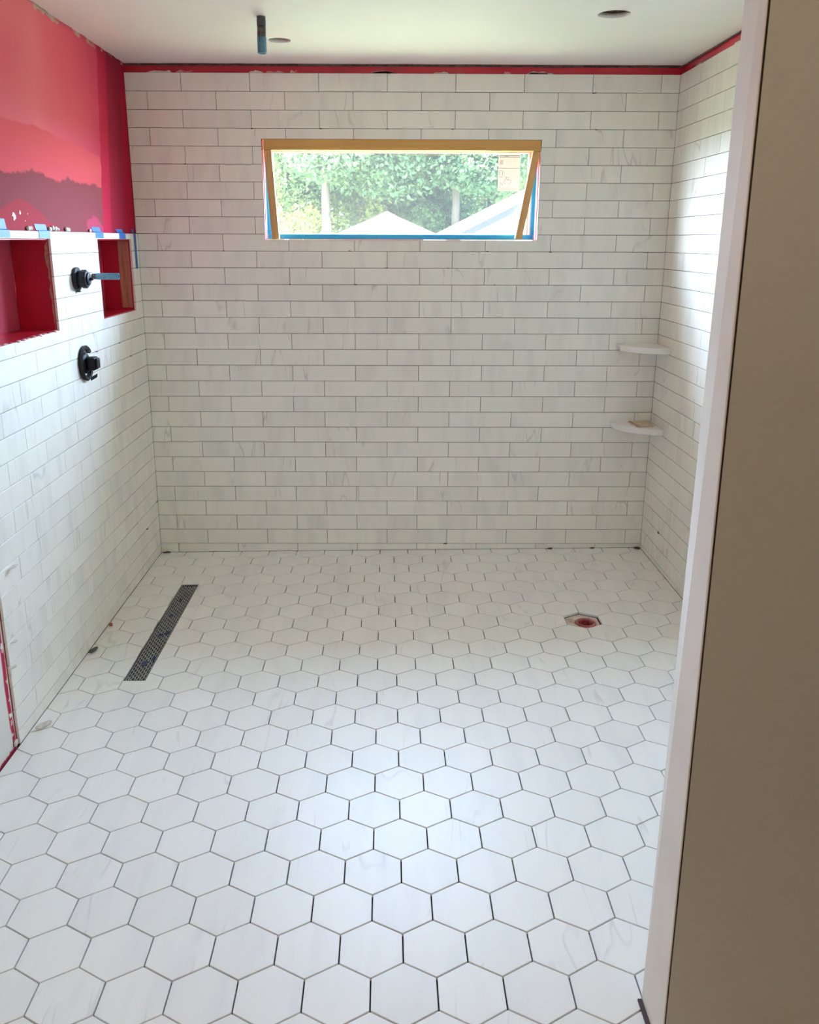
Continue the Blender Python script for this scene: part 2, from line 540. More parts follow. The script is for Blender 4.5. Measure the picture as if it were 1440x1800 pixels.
# ------------------------------------------------------------------ dimensions
U = 0.306            # tile pitch along a course
V = 0.07625          # course height
ZT = 2.24697         # top of the tiling
XA = 0.243           # first joint of the top course on the back wall
RW = 2.467           # right wall face
CEIL = 2.283
TH = 0.009           # tile thickness
G = 0.0010           # half joint on walls
SX, SY = 0.01108, -0.0025
def fz(x, y):
    return SX * (x - 1.2) + SY * y
WIN = (0.590, 1.536, 1.862, 1.974)
NICHE1 = (-1.72, 1.222, -1.078, 1.535)
NICHE2 = (-0.582, 1.220, -0.113, 1.534)
DRAIN = (0.2055, -1.358, 0.2835, -0.440)
FRONT = -5.6         # far end of the room behind the camera
HALL = 3.4

# ------------------------------------------------------------------ structure
HOLES = [(0.741, -0.465, 0.045), (1.943, -0.893, 0.056)]
ceil_outer = wobble([(-0.003, FRONT), (HALL, FRONT), (HALL, -0.006), (-0.003, -0.006)], 0.0035, 0.05)
ceiling = struct(plate('ceiling', ceil_outer, [circle(x, y, r, 40, 0.0012) for x, y, r in HOLES], 0.016, lambda u, v, w: Vector((u, v, CEIL - w)), M_CEIL))
struct(box('roof_deck', (-0.3, FRONT - 0.1, CEIL + 0.12), (HALL + 0.3, 0.16, CEIL + 0.16), M_PLY))
for x, y, r in HOLES:
    bm = bmesh.new()
    add_lathe(bm, [(r + 0.004, 0.017), (r + 0.004, 0.085), (r * 0.3, 0.086)], 32, Matrix.Translation((x, y, CEIL)), cap=False)
    bmesh.ops.reverse_faces(bm, faces=bm.faces)
    bm_obj('light_housing', bm, M_CAN, ceiling, True)

def to_back(u, v, w):
    return Vector((u, TH - w, v))
def to_left(u, v, w):
    return Vector((-TH + w, u, v))
def to_right(u, v, w):
    return Vector((RW + TH - w, -u, v))

ZB = -0.05
wall_back = struct(plate('wall_back', rect(-0.1, ZB, RW + 0.1, CEIL + 0.1), [rect(*WIN)], 0.142, to_back, M_RED))
wall_left = struct(plate('wall_left', rect(FRONT, ZB, TH, CEIL + 0.1), [rect(*NICHE1), rect(*NICHE2)], 0.13, to_left, M_BOARD))
wall_right = struct(box('wall_right', (RW + TH, -2.76, ZB), (RW + 0.12, TH, CEIL + 0.1), M_RED))
# thin mortar layer behind the tiles
plate('thinset', rect(-TH + 0.0005, -0.03, RW + TH - 0.0005, ZT - 0.001), [rect(WIN[0] - 0.002, WIN[1] - 0.002, WIN[2] + 0.002, WIN[3] + 0.002)], 0.003, lambda u, v, w: Vector((u, TH - 0.003 - w, v)), M_THINSET, wall_back)
plate('thinset', [(-1.764, -0.03), (0.001, -0.03), (0.001, 1.5605), (-1.764, 1.5605)], [rect(NICHE1[0] - .002, NICHE1[1] - .002, NICHE1[2] + .002, NICHE1[3] + .002), rect(NICHE2[0] - .002, NICHE2[1] - .002, NICHE2[2] + .002, NICHE2[3] + .002)], 0.003, lambda u, v, w: Vector((-TH + 0.003 + w, u, v)), M_THINSET, wall_left)
box('thinset', (RW + TH - 0.003, -2.755, -0.03), (RW + TH - 0.0002, 0.001, ZT - 0.001), M_THINSET, wall_right)

# ------------------------------------------------------------------ tiles
def clip(poly, nx, ny, d):
    """keep nx*x + ny*y <= d"""
    out = []
    for (a, c) in zip(poly, poly[1:] + poly[:1]):
        sa, sc = nx * a[0] + ny * a[1] - d, nx * c[0] + ny * c[1] - d
        if sa <= 0:
            out.append(a)
        if sa * sc < 0:
            t = sa / (sa - sc)
            out.append((a[0] + t * (c[0] - a[0]), a[1] + t * (c[1] - a[1])))
    return out

def area(poly):
    return 0.5 * sum(a[0] * c[1] - c[0] * a[1] for a, c in zip(poly, poly[1:] + poly[:1]))

def prism_mesh(name, poly, holes, thick, cham, mat):
    """tile mesh in local (u, v, n): face at n = 0, back at n = -thick"""
    bm = bmesh.new()
    f = bm.faces.new([bm.verts.new((x, y, 0)) for x, y in poly])
    cut = False
    for (u0, v0, u1, v1) in holes:
        for co, no in (((u0, 0, 0), (1, 0, 0)), ((u1, 0, 0), (1, 0, 0)), ((0, v0, 0), (0, 1, 0)), ((0, v1, 0), (0, 1, 0))):
            bmesh.ops.bisect_plane(bm, geom=bm.verts[:] + bm.edges[:] + bm.faces[:], plane_co=co, plane_no=no, dist=1e-6)
        dead = []
        for g in bm.faces:
            c = g.calc_center_median()
            if u0 < c.x < u1 and v0 < c.y < v1:
                dead.append(g)
        if dead:
            bmesh.ops.delete(bm, geom=dead, context='FACES')
    if not bm.faces:
        bm.free()
        return None
    if len(bm.faces) > 1:
        bmesh.ops.dissolve_limit(bm, angle_limit=0.01, verts=bm.verts[:], edges=bm.edges[:])
    loose = [v for v in bm.verts if not v.link_faces]
    bmesh.ops.delete(bm, geom=loose, context='VERTS')
    for g in bm.faces:
        g.normal_update()
        if g.normal.z < 0:
            g.normal_flip()
    top = bm.faces[:]
    r = bmesh.ops.extrude_face_region(bm, geom=top)
    newf = [g for g in r['geom'] if isinstance(g, bmesh.types.BMFace)]
    newv = [v for v in r['geom'] if isinstance(v, bmesh.types.BMVert)]
    # the extruded copy becomes the face; the originals drop to the back
    for v in bm.verts:
        if v not in newv:
            v.co.z = -thick
    olds = [g for g in bm.faces if all(v not in newv for v in g.verts)]
    bmesh.ops.delete(bm, geom=olds, context='FACES_ONLY')
    if cham and len(newf) == 1:
        es = list(newf[0].edges)
        bmesh.ops.bevel(bm, geom=es, offset=cham, segments=1, affect='EDGES')
    bmesh.ops.recalc_face_normals(bm, faces=bm.faces)
    me = bpy.data.meshes.new(name)
    bm.to_mesh(me)
    bm.free()
    me.materials.append(mat)
    return me

def basis(o, u, v, n):
    m = Matrix((u, v, n)).transposed().to_4x4()
    m.translation = o
    return m

WALL = {
    'back': basis(Vector((0, 0, 0)), Vector((1, 0, 0)), Vector((0, 0, 1)), Vector((0, -1, 0))),
    'left': basis(Vector((0, 0, 0)), Vector((0, 1, 0)), Vector((0, 0, 1)), Vector((1, 0, 0))),
    'right': basis(Vector((RW, 0, 0)), Vector((0, -1, 0)), Vector((0, 0, 1)), Vector((-1, 0, 0))),
}
trnd = random.Random(3)
def lip(mu=0.00025, ang=0.0022):
    return Matrix.Translation((0, 0, trnd.uniform(-mu, mu))) @ Matrix.Rotation(trnd.uniform(-ang, ang), 4, 'X') @ Matrix.Rotation(trnd.uniform(-ang * .4, ang * .4), 4, 'Y')

full_mesh = prism_mesh('tile', rect(-U / 2 + G, -V / 2 + G, U / 2 - G, V / 2 - G), [], TH - 0.0008, 0.0007, M_TILE)

def lay(wall, parent, rows, u_first, u_lo, u_hi, holes, bottom):
    """running bond courses; u_first(row) gives one joint, bottom(u) the lower end"""
    for r in rows:
        v1, v0 = ZT - r * V, ZT - (r + 1) * V
        lo_u, hi_u = u_lo(r), u_hi(r)
        k = math.floor((lo_u - u_first(r)) / U)
        while u_first(r) + k * U < hi_u:
            a, c = u_first(r) + k * U, u_first(r) + (k + 1) * U
            k += 1
            cu, cv = (a + c) / 2, (v0 + v1) / 2
            poly = rect(a + G, v0 + G, c - G, v1 - G)
            plain = a >= lo_u and c <= hi_u and v0 > bottom(a) + 0.004 and v0 > bottom(c) + 0.004
            hs = [h for h in holes if a < h[2] and c > h[0] and v0 < h[3] and v1 > h[1]]
            if plain and not hs:
                me = full_mesh
            else:
                poly = clip(poly, -1, 0, -lo_u)
                poly = clip(poly, 1, 0, hi_u) if poly else poly
                if poly:
                    b0, b1 = bottom(a), bottom(c)
                    s = (b1 - b0) / (c - a)
                    poly = clip(poly, s, -1, s * a - b0 - 0.0009)
                if len(poly) < 3 or area(poly) < 6e-5:
                    continue
                poly = [(x - cu, y - cv) for x, y in poly]
                hl = [(h[0] - cu, h[1] - cv, h[2] - cu, h[3] - cv) for h in hs]
                me = prism_mesh('tile', poly, hl, TH - 0.0008, 0.0 if hl else 0.0006, M_TILE)
                if me is None:
                    continue
            o = link(bpy.data.objects.new('tile', me), parent)
            o.matrix_world = WALL[wall] @ Matrix.Translation((cu, cv, 0)) @ lip()

pad = 0.0
hole_back = [WIN]
lay('back', wall_back, range(0, 30), lambda r: XA if r % 2 == 0 else XA - U / 2,
    lambda r: -0.0065 if r < 9 else 0.0004, lambda r: RW - 0.0004, hole_back, lambda u: fz(u, 0))
N1 = (NICHE1[0], NICHE1[1], NICHE1[2], NICHE1[3] + 0.05)
N2 = (NICHE2[0], NICHE2[1], NICHE2[2], NICHE2[3] + 0.05)
LD = 0.6948
lay('left', wall_left, range(9, 30), lambda r: -LD if r % 2 == 0 else -LD - U / 2,
    lambda r: -1.766, lambda r: -0.0006, [N1, N2], lambda u: fz(0, u))
for n in (NICHE1, NICHE2):          # narrow strips over the niches, held by tape
    me = prism_mesh('tile', rect(n[0] + 0.001, NICHE1[3] + 0.001, n[2] - 0.001, ZT - 9 * V - 0.001), [], TH, 0.0006, M_TILE)
    o = link(bpy.data.objects.new('tile', me), wall_left)
    o.matrix_world = WALL['left']
RD = 0.36
lay('right', wall_right, range(0, 30), lambda r: (0.118 if r % 2 == 1 else 0.118 + U / 2),
    lambda r: 0.0006, lambda r: 2.752, [], lambda u: fz(RW, -u))

# ---- floor
HW, HTH, HX, HY = 0.14236, 0.00277, 0.41313, -2.73253
HS = HW / math.sqrt(3)
HOLEHEX = (15, 10.5)
fl_out = [(-0.008, FRONT), (HALL, FRONT), (HALL, 0.008), (-0.008, 0.008)]
PIPE_XY = (1.992, -0.886)
def to_floor(u, v, w):
    return Vector((u, v, fz(u, v) - 0.0125 + w))
floor = struct(plate('floor', fl_out, [circle(PIPE_XY[0], PIPE_XY[1], 0.046, 24, 0.003)], 0.04, to_floor, M_SLAB))

def hexc(r, k):
    a, c = HX + (k + 0.5) * HW, HY + r * 1.5 * HS
    return a * math.cos(HTH) - c * math.sin(HTH), a * math.sin(HTH) + c * math.cos(HTH)
FG = 0.0017
hexpoly = [((HS - FG / 0.866) * math.sin(math.radians(60 * i) + 0) , (HS - FG / 0.866) * math.cos(math.radians(60 * i))) for i in range(6)][::-1]
hexpoly = [(x * math.cos(HTH) - y * math.sin(HTH), x * math.sin(HTH) + y * math.cos(HTH)) for x, y in hexpoly]
FT = 0.0095
hex_mesh = prism_mesh('tile', hexpoly, [], FT, 0.0008, M_HEX)
tilt = Matrix(((1, 0, -SX, 0), (0, 1, -SY, 0), (SX, SY, 1, 0), (0, 0, 0, 1)))
def px_of(x, y):
    d = Vector((x, y, fz(x, y))) - Vector((CX, CY, CZ))
    w = d.dot(_f)
    return (PPX + FPX * d.dot(_X) / w, PPY - FPX * d.dot(_Y) / w, w) if w > 0.05 else (-9e9, 0, w)
cells = []
for r in range(-6, 23):
    for kk in range(-5, 17):
        k = kk if r % 2 == 0 else kk + 0.5
        if (r, k) == HOLEHEX:
            continue
        x, y = hexc(r, k)
        if not (-0.08 < x < RW + 0.08 and -3.7 < y < 0.08):
            continue
        poly = [(px + x, py + y) for px, py in hexpoly]
        simple_hex = True
        for nx, ny, d in ((-1, 0, -0.0009), (1, 0, RW - 0.0009), (0, 1, -0.0009)):
            q = clip(poly, nx, ny, d)
            if len(q) != len(poly) or any(abs(a[0] - c[0]) + abs(a[1] - c[1]) > 1e-9 for a, c in zip(q, poly)):
                simple_hex = False
            poly = q
            if not poly:
                break
        if len(poly) < 3 or area(poly) < 8e-5:
            continue
        hl = []
        D = (DRAIN[0] - 0.002, DRAIN[1] - 0.002, DRAIN[2] + 0.002, DRAIN[3] + 0.002)
        if min(p[0] for p in poly) < D[2] and max(p[0] for p in poly) > D[0] and min(p[1] for p in poly) < D[3] and max(p[1] for p in poly) > D[1]:
            hl = [(D[0] - x, D[1] - y, D[2] - x, D[3] - y)]
        if hl or not simple_hex:
            me = prism_mesh('tile', [(px - x, py - y) for px, py in poly], hl, FT, 0.0 if hl else 0.0007, M_HEX)
        else:
            me = hex_mesh
        if me is None:
            continue
        sx_, sy_, w = px_of(x, y)
        seen = -60 < sx_ < 1500 and -60 < sy_ < 1860 and not (x > 1.72 and y < -2.0) and sx_ < 1240
        cells.append((0 if seen else 1, y, x, me))
cells.sort(key=lambda c: (c[0], c[1]))
rest = bmesh.new()
for i, (ns, y, x, me) in enumerate(cells):
    M = Matrix.Translation((x, y, fz(x, y))) @ tilt @ lip(0.0003, 0.0018)
    if i < 298:
        o = link(bpy.data.objects.new('tile', me), floor)
        o.matrix_world = M
    else:
        t = me.copy()
        t.transform(M)
        rest.from_mesh(t)
        bpy.data.meshes.remove(t)
o = bm_obj('tile_field', rest, M_HEX, floor)
o['kind'] = 'stuff'

# the room behind the camera and the partition at the right
struct(box('wall_rear', (-0.14, FRONT - 0.1, ZB), (HALL + 0.1, FRONT, CEIL + 0.1), M_DRYWALL))
struct(box('wall_hall', (HALL, FRONT, ZB), (HALL + 0.1, -2.75, CEIL + 0.1), M_DRYWALL))
struct(box('wall_front', (1.7035, -2.875, ZB), (HALL + 0.1, -2.762, CEIL + 0.1), M_TAUPE))
bm = bmesh.new()
jv = []
for z, xf, xn in ((-0.01, 1.699, 1.700), (CEIL, 1.700, 1.6795)):
    jv.append([(xf, -2.750, z), (xn, -2.874, z), (xn + 0.0015, -2.8752, z), (xn + 0.0042, -2.872, z), (xf + 0.0045, -2.7585, z), (1.73, -2.7585, z), (1.73, -2.750, z)])
ring = [[bm.verts.new(p) for p in row] for row in jv]
for i in range(7):
    j = (i + 1) % 7
    bm.faces.new((ring[0][i], ring[0][j], ring[1][j], ring[1][i]))
bm.faces.new(ring[0][::-1])
bm.faces.new(ring[1])
bmesh.ops.recalc_face_normals(bm, faces=bm.faces)
jamb = struct(bm_obj('trim_1', bm, M_JAMB))
for v in bpy.data.objects['wall_front'].data.vertices:
    if v.co.x < 2:
        v.co.x = 1.7165 if v.co.y > -2.8 else (1.7056 if v.co.z < 1 else 1.6851)
bpy.data.objects['wall_front'].data.update()
bm = bmesh.new()          # dark red caulk line at the foot of the jamb
add_box(bm, (1.690, -2.90, fz(1.7, -2.8) - 0.004), (1.699, -2.752, fz(1.7, -2.8) + 0.004))
struct(bm_obj('trim_2', bm, simple('dark_red_sealant', (0.05, 0.015, 0.018), 0.6)))

# rough dark gap and smears along the ceiling edge
grnd = random.Random(11)
def edge_bits(parent, axis):
    """torn paper bits hanging along the top of the tiling"""
    for i in range(13 if axis == 'back' else 6):
        t = grnd.uniform(0.05, 2.4) if axis == 'back' else grnd.uniform(-1.4, -0.03)
        w, h = grnd.uniform(0.03, 0.12), grnd.uniform(0.006, 0.014)
        z0 = ZT + 0.0005
        pts = [(0, 0)] + [(w * (j + grnd.uniform(.2, .8)) / 5, h * grnd.uniform(.4, 1)) for j in range(5)] + [(w, 0)]
        n = len(pts)
        vs = []
        for d in (0.0003, 0.004):
            for a, c in pts:
                vs.append((t + a, TH - d, z0 + c) if axis == 'back' else (RW + TH - d, t - a, z0 + c))
        fs = [list(range(n)), list(range(2 * n - 1, n - 1, -1))] + [(k, (k + 1) % n, n + (k + 1) % n, n + k) for k in range(n)]
        mesh_obj('mortar_smear', vs, fs, M_REDGAP if grnd.random() < .55 else M_MORTAR, parent)
edge_bits(wall_back, 'back')
edge_bits(wall_right, 'right')
box('ceiling_edge', (0.0, 0.003, 2.2755), (RW, TH - 0.0005, 2.2825), M_ROUGH, wall_back)
box('ceiling_edge', (RW + 0.0005, -2.7, 2.277), (RW + TH - 0.003, 0.0, 2.2825), M_ROUGH, wall_right)

# niches
M_PINK = simple('pink_membrane', (0.50, 0.075, 0.13), 0.3, col2=(0.40, 0.04, 0.08), scale=5, bump=0.1)  # paler and pinker than the recess lining
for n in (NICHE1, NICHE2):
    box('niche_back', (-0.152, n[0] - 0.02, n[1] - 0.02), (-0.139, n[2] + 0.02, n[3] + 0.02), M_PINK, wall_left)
    bm = bmesh.new()      # membrane lining the recess
    t = 0.003
    add_box(bm, (-0.138, n[2] - t, n[1] + t), (-0.0095, n[2] - 0.0002, n[3] - t))
    add_box(bm, (-0.138, n[0] + 0.0002, n[1] + t), (-0.0095, n[0] + t, n[3] - t))
    add_box(bm, (-0.138, n[0] + 0.0002, n[1] + 0.0002), (-0.0095, n[2] - 0.0002, n[1] + t))
    add_box(bm, (-0.138, n[0] + 0.0002, n[3] - t), (-0.0095, n[2] - 0.0002, n[3] - 0.0002))
    bm_obj('niche_lining', bm, M_RED, wall_left)
box('stud', (-0.062, NICHE2[2] - 0.007, NICHE2[1] + 0.012), (-0.014, NICHE2[2] - 0.0032, NICHE2[3] - 0.006), M_STUD, wall_left, 0.001)
# ragged raw edge at the far side of the long niche
pts = [(-0.011, NICHE1[1] + 0.004)]
zz = NICHE1[1] + 0.004
while zz < NICHE1[3] - 0.01:
    pts.append((-0.011 - grnd.uniform(0.001, 0.012) * (0.4 + (zz - NICHE1[1]) * 3), zz))
    zz += grnd.uniform(0.008, 0.03)
pts.append((-0.011, NICHE1[3] - 0.006))
vs = [(a, NICHE1[2] - d, c) for d in (0.0032, 0.0042) for a, c in pts]
n = len(pts)
mesh_obj('torn_edge', vs, [list(range(n)), list(range(2 * n - 1, n - 1, -1))] + [(k, (k + 1) % n, n + (k + 1) % n, n + k) for k in range(n)], simple('torn_paper', (0.50, 0.28, 0.21), 0.9, var=0.4, scale=60), wall_left)

def blob(name, c, r, mat, parent=None, squash=(1, 1, 1), sub=2, amp=0.35):
    bm = bmesh.new()
    bmesh.ops.create_icosphere(bm, subdivisions=sub, radius=1.0)
    s = grnd.uniform(0, 50)
    for v in bm.verts:
        k = 1 + amp * noise.noise(v.co * 1.8 + Vector((s, s, s)))
        v.co = Vector(c) + Vector((v.co.x * r * squash[0] * k, v.co.y * r * squash[1] * k, v.co.z * r * squash[2] * k))
    return bm_obj(name, bm, mat, parent, True)
for y, z, r in ((-1.246, 1.568, .010), (-1.225, 1.569, .008), (-1.06, 1.568, .010), (-1.035, 1.572, .010), (-1.01, 1.570, .011), (-0.985, 1.568, .007), (-0.90, 1.569, .010), (-0.88, 1.568, .009), (-0.645, 1.568, .008)):
    blob('mortar_blob', (-0.004, y, z), r, M_MORTAR, wall_left, (0.6, 1.1, 0.8))
for i in range(14):
    y = -1.70 + i * 0.045
    blob('mortar_blob', (-0.006 + grnd.uniform(-.003, .003), y, NICHE1[1] + 0.001), grnd.uniform(.005, .011), M_REDGAP, wall_left, (1.0, 1.6, 0.45))
blob('mortar_blob', (-0.004, -1.785, 0.008), 0.012, M_MORTAR, wall_left, (0.5, 1.0, 1.0))

# broken-off stubs of levelling clips left in the joints
def clip_stub(parent, wall, u, v, w=0.012, h=0.004, d=0.003):
    bm = bmesh.new()
    vs = add_box(bm, (-w / 2, -h / 2, -0.002), (w / 2, h / 2, d))
    for q in vs:
        if q.co.z > 0:
            q.co.x = q.co.x * 0.6 + grnd.uniform(-.001, .001)
            q.co.y = q.co.y * 0.6 - 0.001
    o = bm_obj('spacer_stub', bm, M_CLIP, parent)
    o.matrix_world = WALL[wall] @ Matrix.Translation((u, v, 0)) @ Matrix.Rotation(grnd.uniform(-.2, .2), 4, 'Z')
for x, z, w in ((0.551, 2.017, .012), (0.861, 2.018, .012), (1.161, 2.018, .012), (1.457, 2.018, .012), (0.986, 1.486, .016), (1.631, 1.486, .014), (1.927, 1.484, .014), (1.159, 1.409, .014), (1.011, 1.333, .018), (0.702, 1.332, .008), (0.396, 1.485, .010), (1.448, 1.409, .008), (2.087, 2.170, .020), (2.107, 2.018, .012), (0.24, 1.866, .010), (1.671, 1.333, .008), (1.461, 0.035, .022)):
    clip_stub(wall_back, 'back', x, z, w, 0.0045)
for y, z in ((-0.407, 1.103), (-0.257, 1.027), (-0.71, 1.103), (-0.012, 1.027), (-0.02, 0.264), (-0.22, 0.188)):
    clip_stub(wall_left, 'left', y, z, 0.022, 0.004, 0.003)
clip_stub(wall_right, 'right', 0.27, 0.188, 0.02, 0.006, 0.004)

# pale snapped spacers sticking out of the left wall near its end
def spacer_tab(name, y, z, w, h, d, label):
    bm = bmesh.new()
    vs = add_box(bm, (-0.001, -w / 2, -0.0012), (d, w / 2, 0.0012), None, 0)
    for q in vs:
        if q.co.x > 0.002:
            q.co.z += h
            q.co.y = q.co.y * 0.55 + w * 0.15
    o = bm_obj(name, bm, M_MORTAR)
    o.location = (0.0012, y, z)
    return tag(o, label, 'spacer')
spacer_tab('tile_spacer', -1.69, 0.5595, 0.045, 0.004, 0.020, 'large bent grey tile spacer tab sticking out of the left wall, the highest one')
spacer_tab('tile_spacer', -1.735, 0.332, 0.022, 0.003, 0.014, 'white tile spacer tab at the left wall tile edge, middle of three')
spacer_tab('tile_spacer', -1.752, 0.254, 0.020, 0.003, 0.012, 'small white tile spacer tab at the left wall tile edge, lowest of three')

# ------------------------------------------------------------------ window
win = struct(empty('window_1', (1.226, 0.13, 1.755)))
bm = bmesh.new()
x0, z0, x1, z1 = WIN
e = 0.0008
FY0, FY1 = 0.112, 0.148
add_box(bm, (x0 + e, FY0, z1 - 0.036), (x1 - e, FY1, z1 - e), None, 0.002)
add_box(bm, (x0 + e, FY0, z0 + e), (x1 - e, FY1, z0 + 0.026), None, 0.002)
add_box(bm, (x0 + e, FY0, z0 + 0.0262), (x0 + 0.026, FY1, z1 - 0.0362), None, 0.002)
add_box(bm, (x1 - 0.026, FY0, z0 + 0.0262), (x1 - e, FY1, z1 - 0.0362), None, 0.002)
fr_ = bm_obj('frame', bm, M_VINYL)
part_of(fr_, win)
gx0, gz0, gx1, gz1 = x0 + 0.026, z0 + 0.0262, x1 - 0.026, z1 - 0.0362
bm = bmesh.new()
t = 0.010
add_box(bm, (gx0, 0.122, gz1 - t), (gx1, 0.146, gz1))
add_box(bm, (gx0, 0.122, gz0), (gx1, 0.146, gz0 + t * .5))
add_box(bm, (gx0, 0.122, gz0 + t * .5), (gx0 + t, 0.146, gz1 - t))
add_box(bm, (gx1 - t, 0.122, gz0 + t * .5), (gx1, 0.146, gz1 - t))
part_of(bm_obj('glazing_bead', bm, M_VINYL), win)
part_of(box('pane', (gx0 + .006, 0.1400, gz0 + .003), (gx1 - .006, 0.1402, gz1 - .006), M_GLASS), win)
# blue flashing tape round the inside of the opening
part_of(box('flashing_tape', (x0 + .004, 0.1112, z0 + .0035), (x1 - .004, 0.1119, z0 + .025), M_FLASH), win)
part_of(box('flashing_tape', (x1 - .0175, 0.1112, z0 + .0255), (x1 - .0008, 0.1119, z1 - .09), M_FLASH), win)
part_of(box('flashing_tape', (x0 + .0008, 0.1112, z0 + .0255), (x0 + .0175, 0.1119, z1 - .09), M_FLASH), win)
M_PURPLE = simple('tape_over_membrane', (0.16, 0.13, 0.42), 0.6, var=0.3, scale=20)
for sx_, mm in ((x0, 1), (x1, -1)):
    vs = [(sx_ + mm * d, yy, zz) for d in (0.0003, 0.0009) for yy, zz in ((0.108, z0 + .002), (0.108, z1 - .08), (0.085, z1 - .10), (0.066, z1 - .19), (0.058, z0 + .002))]
    part_of(mesh_obj('flashing_tape', vs, [(0, 1, 2, 3, 4), (9, 8, 7, 6, 5)] + [(k, (k + 1) % 5, 5 + (k + 1) % 5, 5 + k) for k in range(5)], M_PURPLE), win)
# thin pale tile edges round the opening
M_EDGE = simple('pale_tile_edge', (0.80, 0.62, 0.58), 0.5, var=0.1)
bm = bmesh.new()
for a, c in (((x0, -0.0005, z0), (x0 + .0035, 0.009, z1 - .048)), ((x1 - .0035, -0.0005, z0), (x1, 0.009, z1 - .048)), ((x0, -0.0016, z0 - 0.0035), (x1, 0.010, z0))):
    add_box(bm, a, c)
bm_obj('tile_edge_strip', bm, M_EDGE, wall_back)

# shoring sticks in the opening
def stick(name, p, q, wdir, w, d, mat, label):
    """board from p to q, width w along wdir, depth d in +y"""
    p, q = Vector(p), Vector(q)
    ax = (q - p)
    L = ax.length
    ax.normalize()
    yv = Vector((0, 1, 0))
    wv = ax.cross(yv).normalized()
    bm = bmesh.new()
    add_box(bm, (-w / 2, -d / 2, 0), (w / 2, d / 2, L), None, 0.0012)
    o = bm_obj(name, bm, mat)
    m = Matrix((wv, yv, ax)).transposed().to_4x4()
    m.translation = p
    o.matrix_world = m
    return o
hd = box('wood_strip', (0.5985, 0.0035, 1.9275), (1.8605, 0.026, 1.9732), M_WOODX, None, 0.0015)
tag(hd, 'horizontal pine strip wedged across the top of the window opening', 'wood strip')
lp = stick('wood_prop', (0.6405, 0.021, 1.5385), (0.6165, 0.021, 1.9268), None, 0.034, 0.030, M_WOODZ, '')
tag(lp, 'leaning pine stick propping the left end of the window strip', 'wood prop', 'props under the window strip')
rp = stick('wood_prop', (1.775, 0.021, 1.5410), (1.843, 0.021, 1.9262), None, 0.033, 0.030, M_WOODZ, '')
tag(rp, 'leaning knotty pine stick propping the right end of the window strip', 'wood prop', 'props under the window strip')

# sticker on the pane
SXp, SZp = 1.685, 1.9265
st = empty('window_sticker', (SXp, 0.1385, SZp))
tag(st, 'white printed paper sticker with handwriting on the window pane', 'sticker')
paper = part_of(box('paper', (SXp, 0.1392, SZp - 0.166), (SXp + 0.103, 0.1396, SZp), M_PAPER), st)
def prn(u0, v0, u1, v1, mat, nm='print_bar'):
    box(nm, (SXp + u0, 0.1388, SZp - v1), (SXp + u1, 0.13915, SZp - v0), mat, paper)
prn(.004, .006, .102, .0085, M_INK); prn(.004, .0125, .102, .0150, M_INK); prn(.004, .0085, .0055, .0125, M_INK)
prn(.030, .0095, .045, .0115, M_GREYINK)
prn(.002, .062, .102, .0645, M_GREYINK)
prn(.029, .0645, .0297, .110, M_GREYINK)
for v in (.150, .156, .163):
    prn(.004, v, .098, v + .0008, M_GREYINK)
for v, w in ((.022, .05), (.027, .045), (.032, .04), (.037, .02), (.072, .05), (.077, .055), (.083, .05), (.089, .055), (.097, .055), (.106, .05), (.118, .04)):
    prn(.042, v, .042 + w, v + .0006, simple('faint_print', (.68, .68, .68), .7) if v == .022 else bpy.data.materials['faint_print'])
for v in (.028, .032, .036, .040, .044):        # small box of lines
    prn(.007, v, .022, v + .0018, M_GREYINK, 'print_mark')
for a in ((.006, .075, .0075, .092), (.020, .075, .0215, .092), (.009, .073, .018, .0745), (.006, .0925, .010, .094), (.017, .0925, .0215, .094)):
    prn(*a, M_INK, 'print_mark')
for u in (.006, .009, .0125, .016, .019):
    prn(u, .100, u + .0015, .104, M_GREYINK, 'print_mark')
def pen(pts, w=0.0011):
    bm = bmesh.new()
    for (a, c) in zip(pts, pts[1:]):
        a, c = Vector((a[0], -a[1])), Vector((c[0], -c[1]))
        d = (c - a).normalized()
        nrm = Vector((-d.y, d.x)) * w / 2
        vv = [bm.verts.new((SXp + q.x, 0.13895, SZp + q.y)) for q in (a - nrm - d * w * .3, a + nrm - d * w * .3, c + nrm + d * w * .3, c - nrm + d * w * .3)]
        g = bm.faces.new(vv)
        r = bmesh.ops.extrude_face_region(bm, geom=[g])
        for q in r['geom']:
            if isinstance(q, bmesh.types.BMVert):
                q.co.y += 0.0002
    bm_obj('pen_stroke', bm, M_PENINK, paper)
pen([(.012, .128), (.017, .131), (.019, .140), (.026, .127), (.035, .110), (.040, .098)])
pen([(.042, .101), (.038, .116), (.033, .135)])
pen([(.040, .108), (.048, .103), (.053, .106), (.050, .112), (.042, .117), (.055, .114), (.063, .119), (.062, .126), (.053, .133), (.046, .135)])

# ------------------------------------------------------------------ fixtures on the left wall
MX = lambda y, z, x=0.0: Matrix.Translation((x, y, z)) @ Matrix.Rotation(math.radians(90), 4, 'Y')
v1 = empty('shower_valve', (0, -0.872, 1.392))
tag(v1, 'round black valve body between the two niches, the upper one', 'valve', 'shower valves on the left wall')
part_of(lathe('base_ring', [(.041, .0012), (.043, .004), (.043, .012), (.036, .016), (.033, .016)], 32, MX(-0.872, 1.392), M_BLACK), v1)
part_of(lathe('body', [(.030, .0165), (.031, .024), (.034, .026), (.034, .042), (.031, .046), (.025, .047)], 10, MX(-0.872, 1.392), M_BLACK), v1)
cap = part_of(lathe('cap', [(.022, .0472), (.022, .053), (.017, .055)], 20, MX(-0.872, 1.392), M_BLACK), v1)
lathe('stem', [(.0055, .0552), (.0055, .062), (.0035, .068)], 10, MX(-0.872, 1.392), M_BLACK, cap)
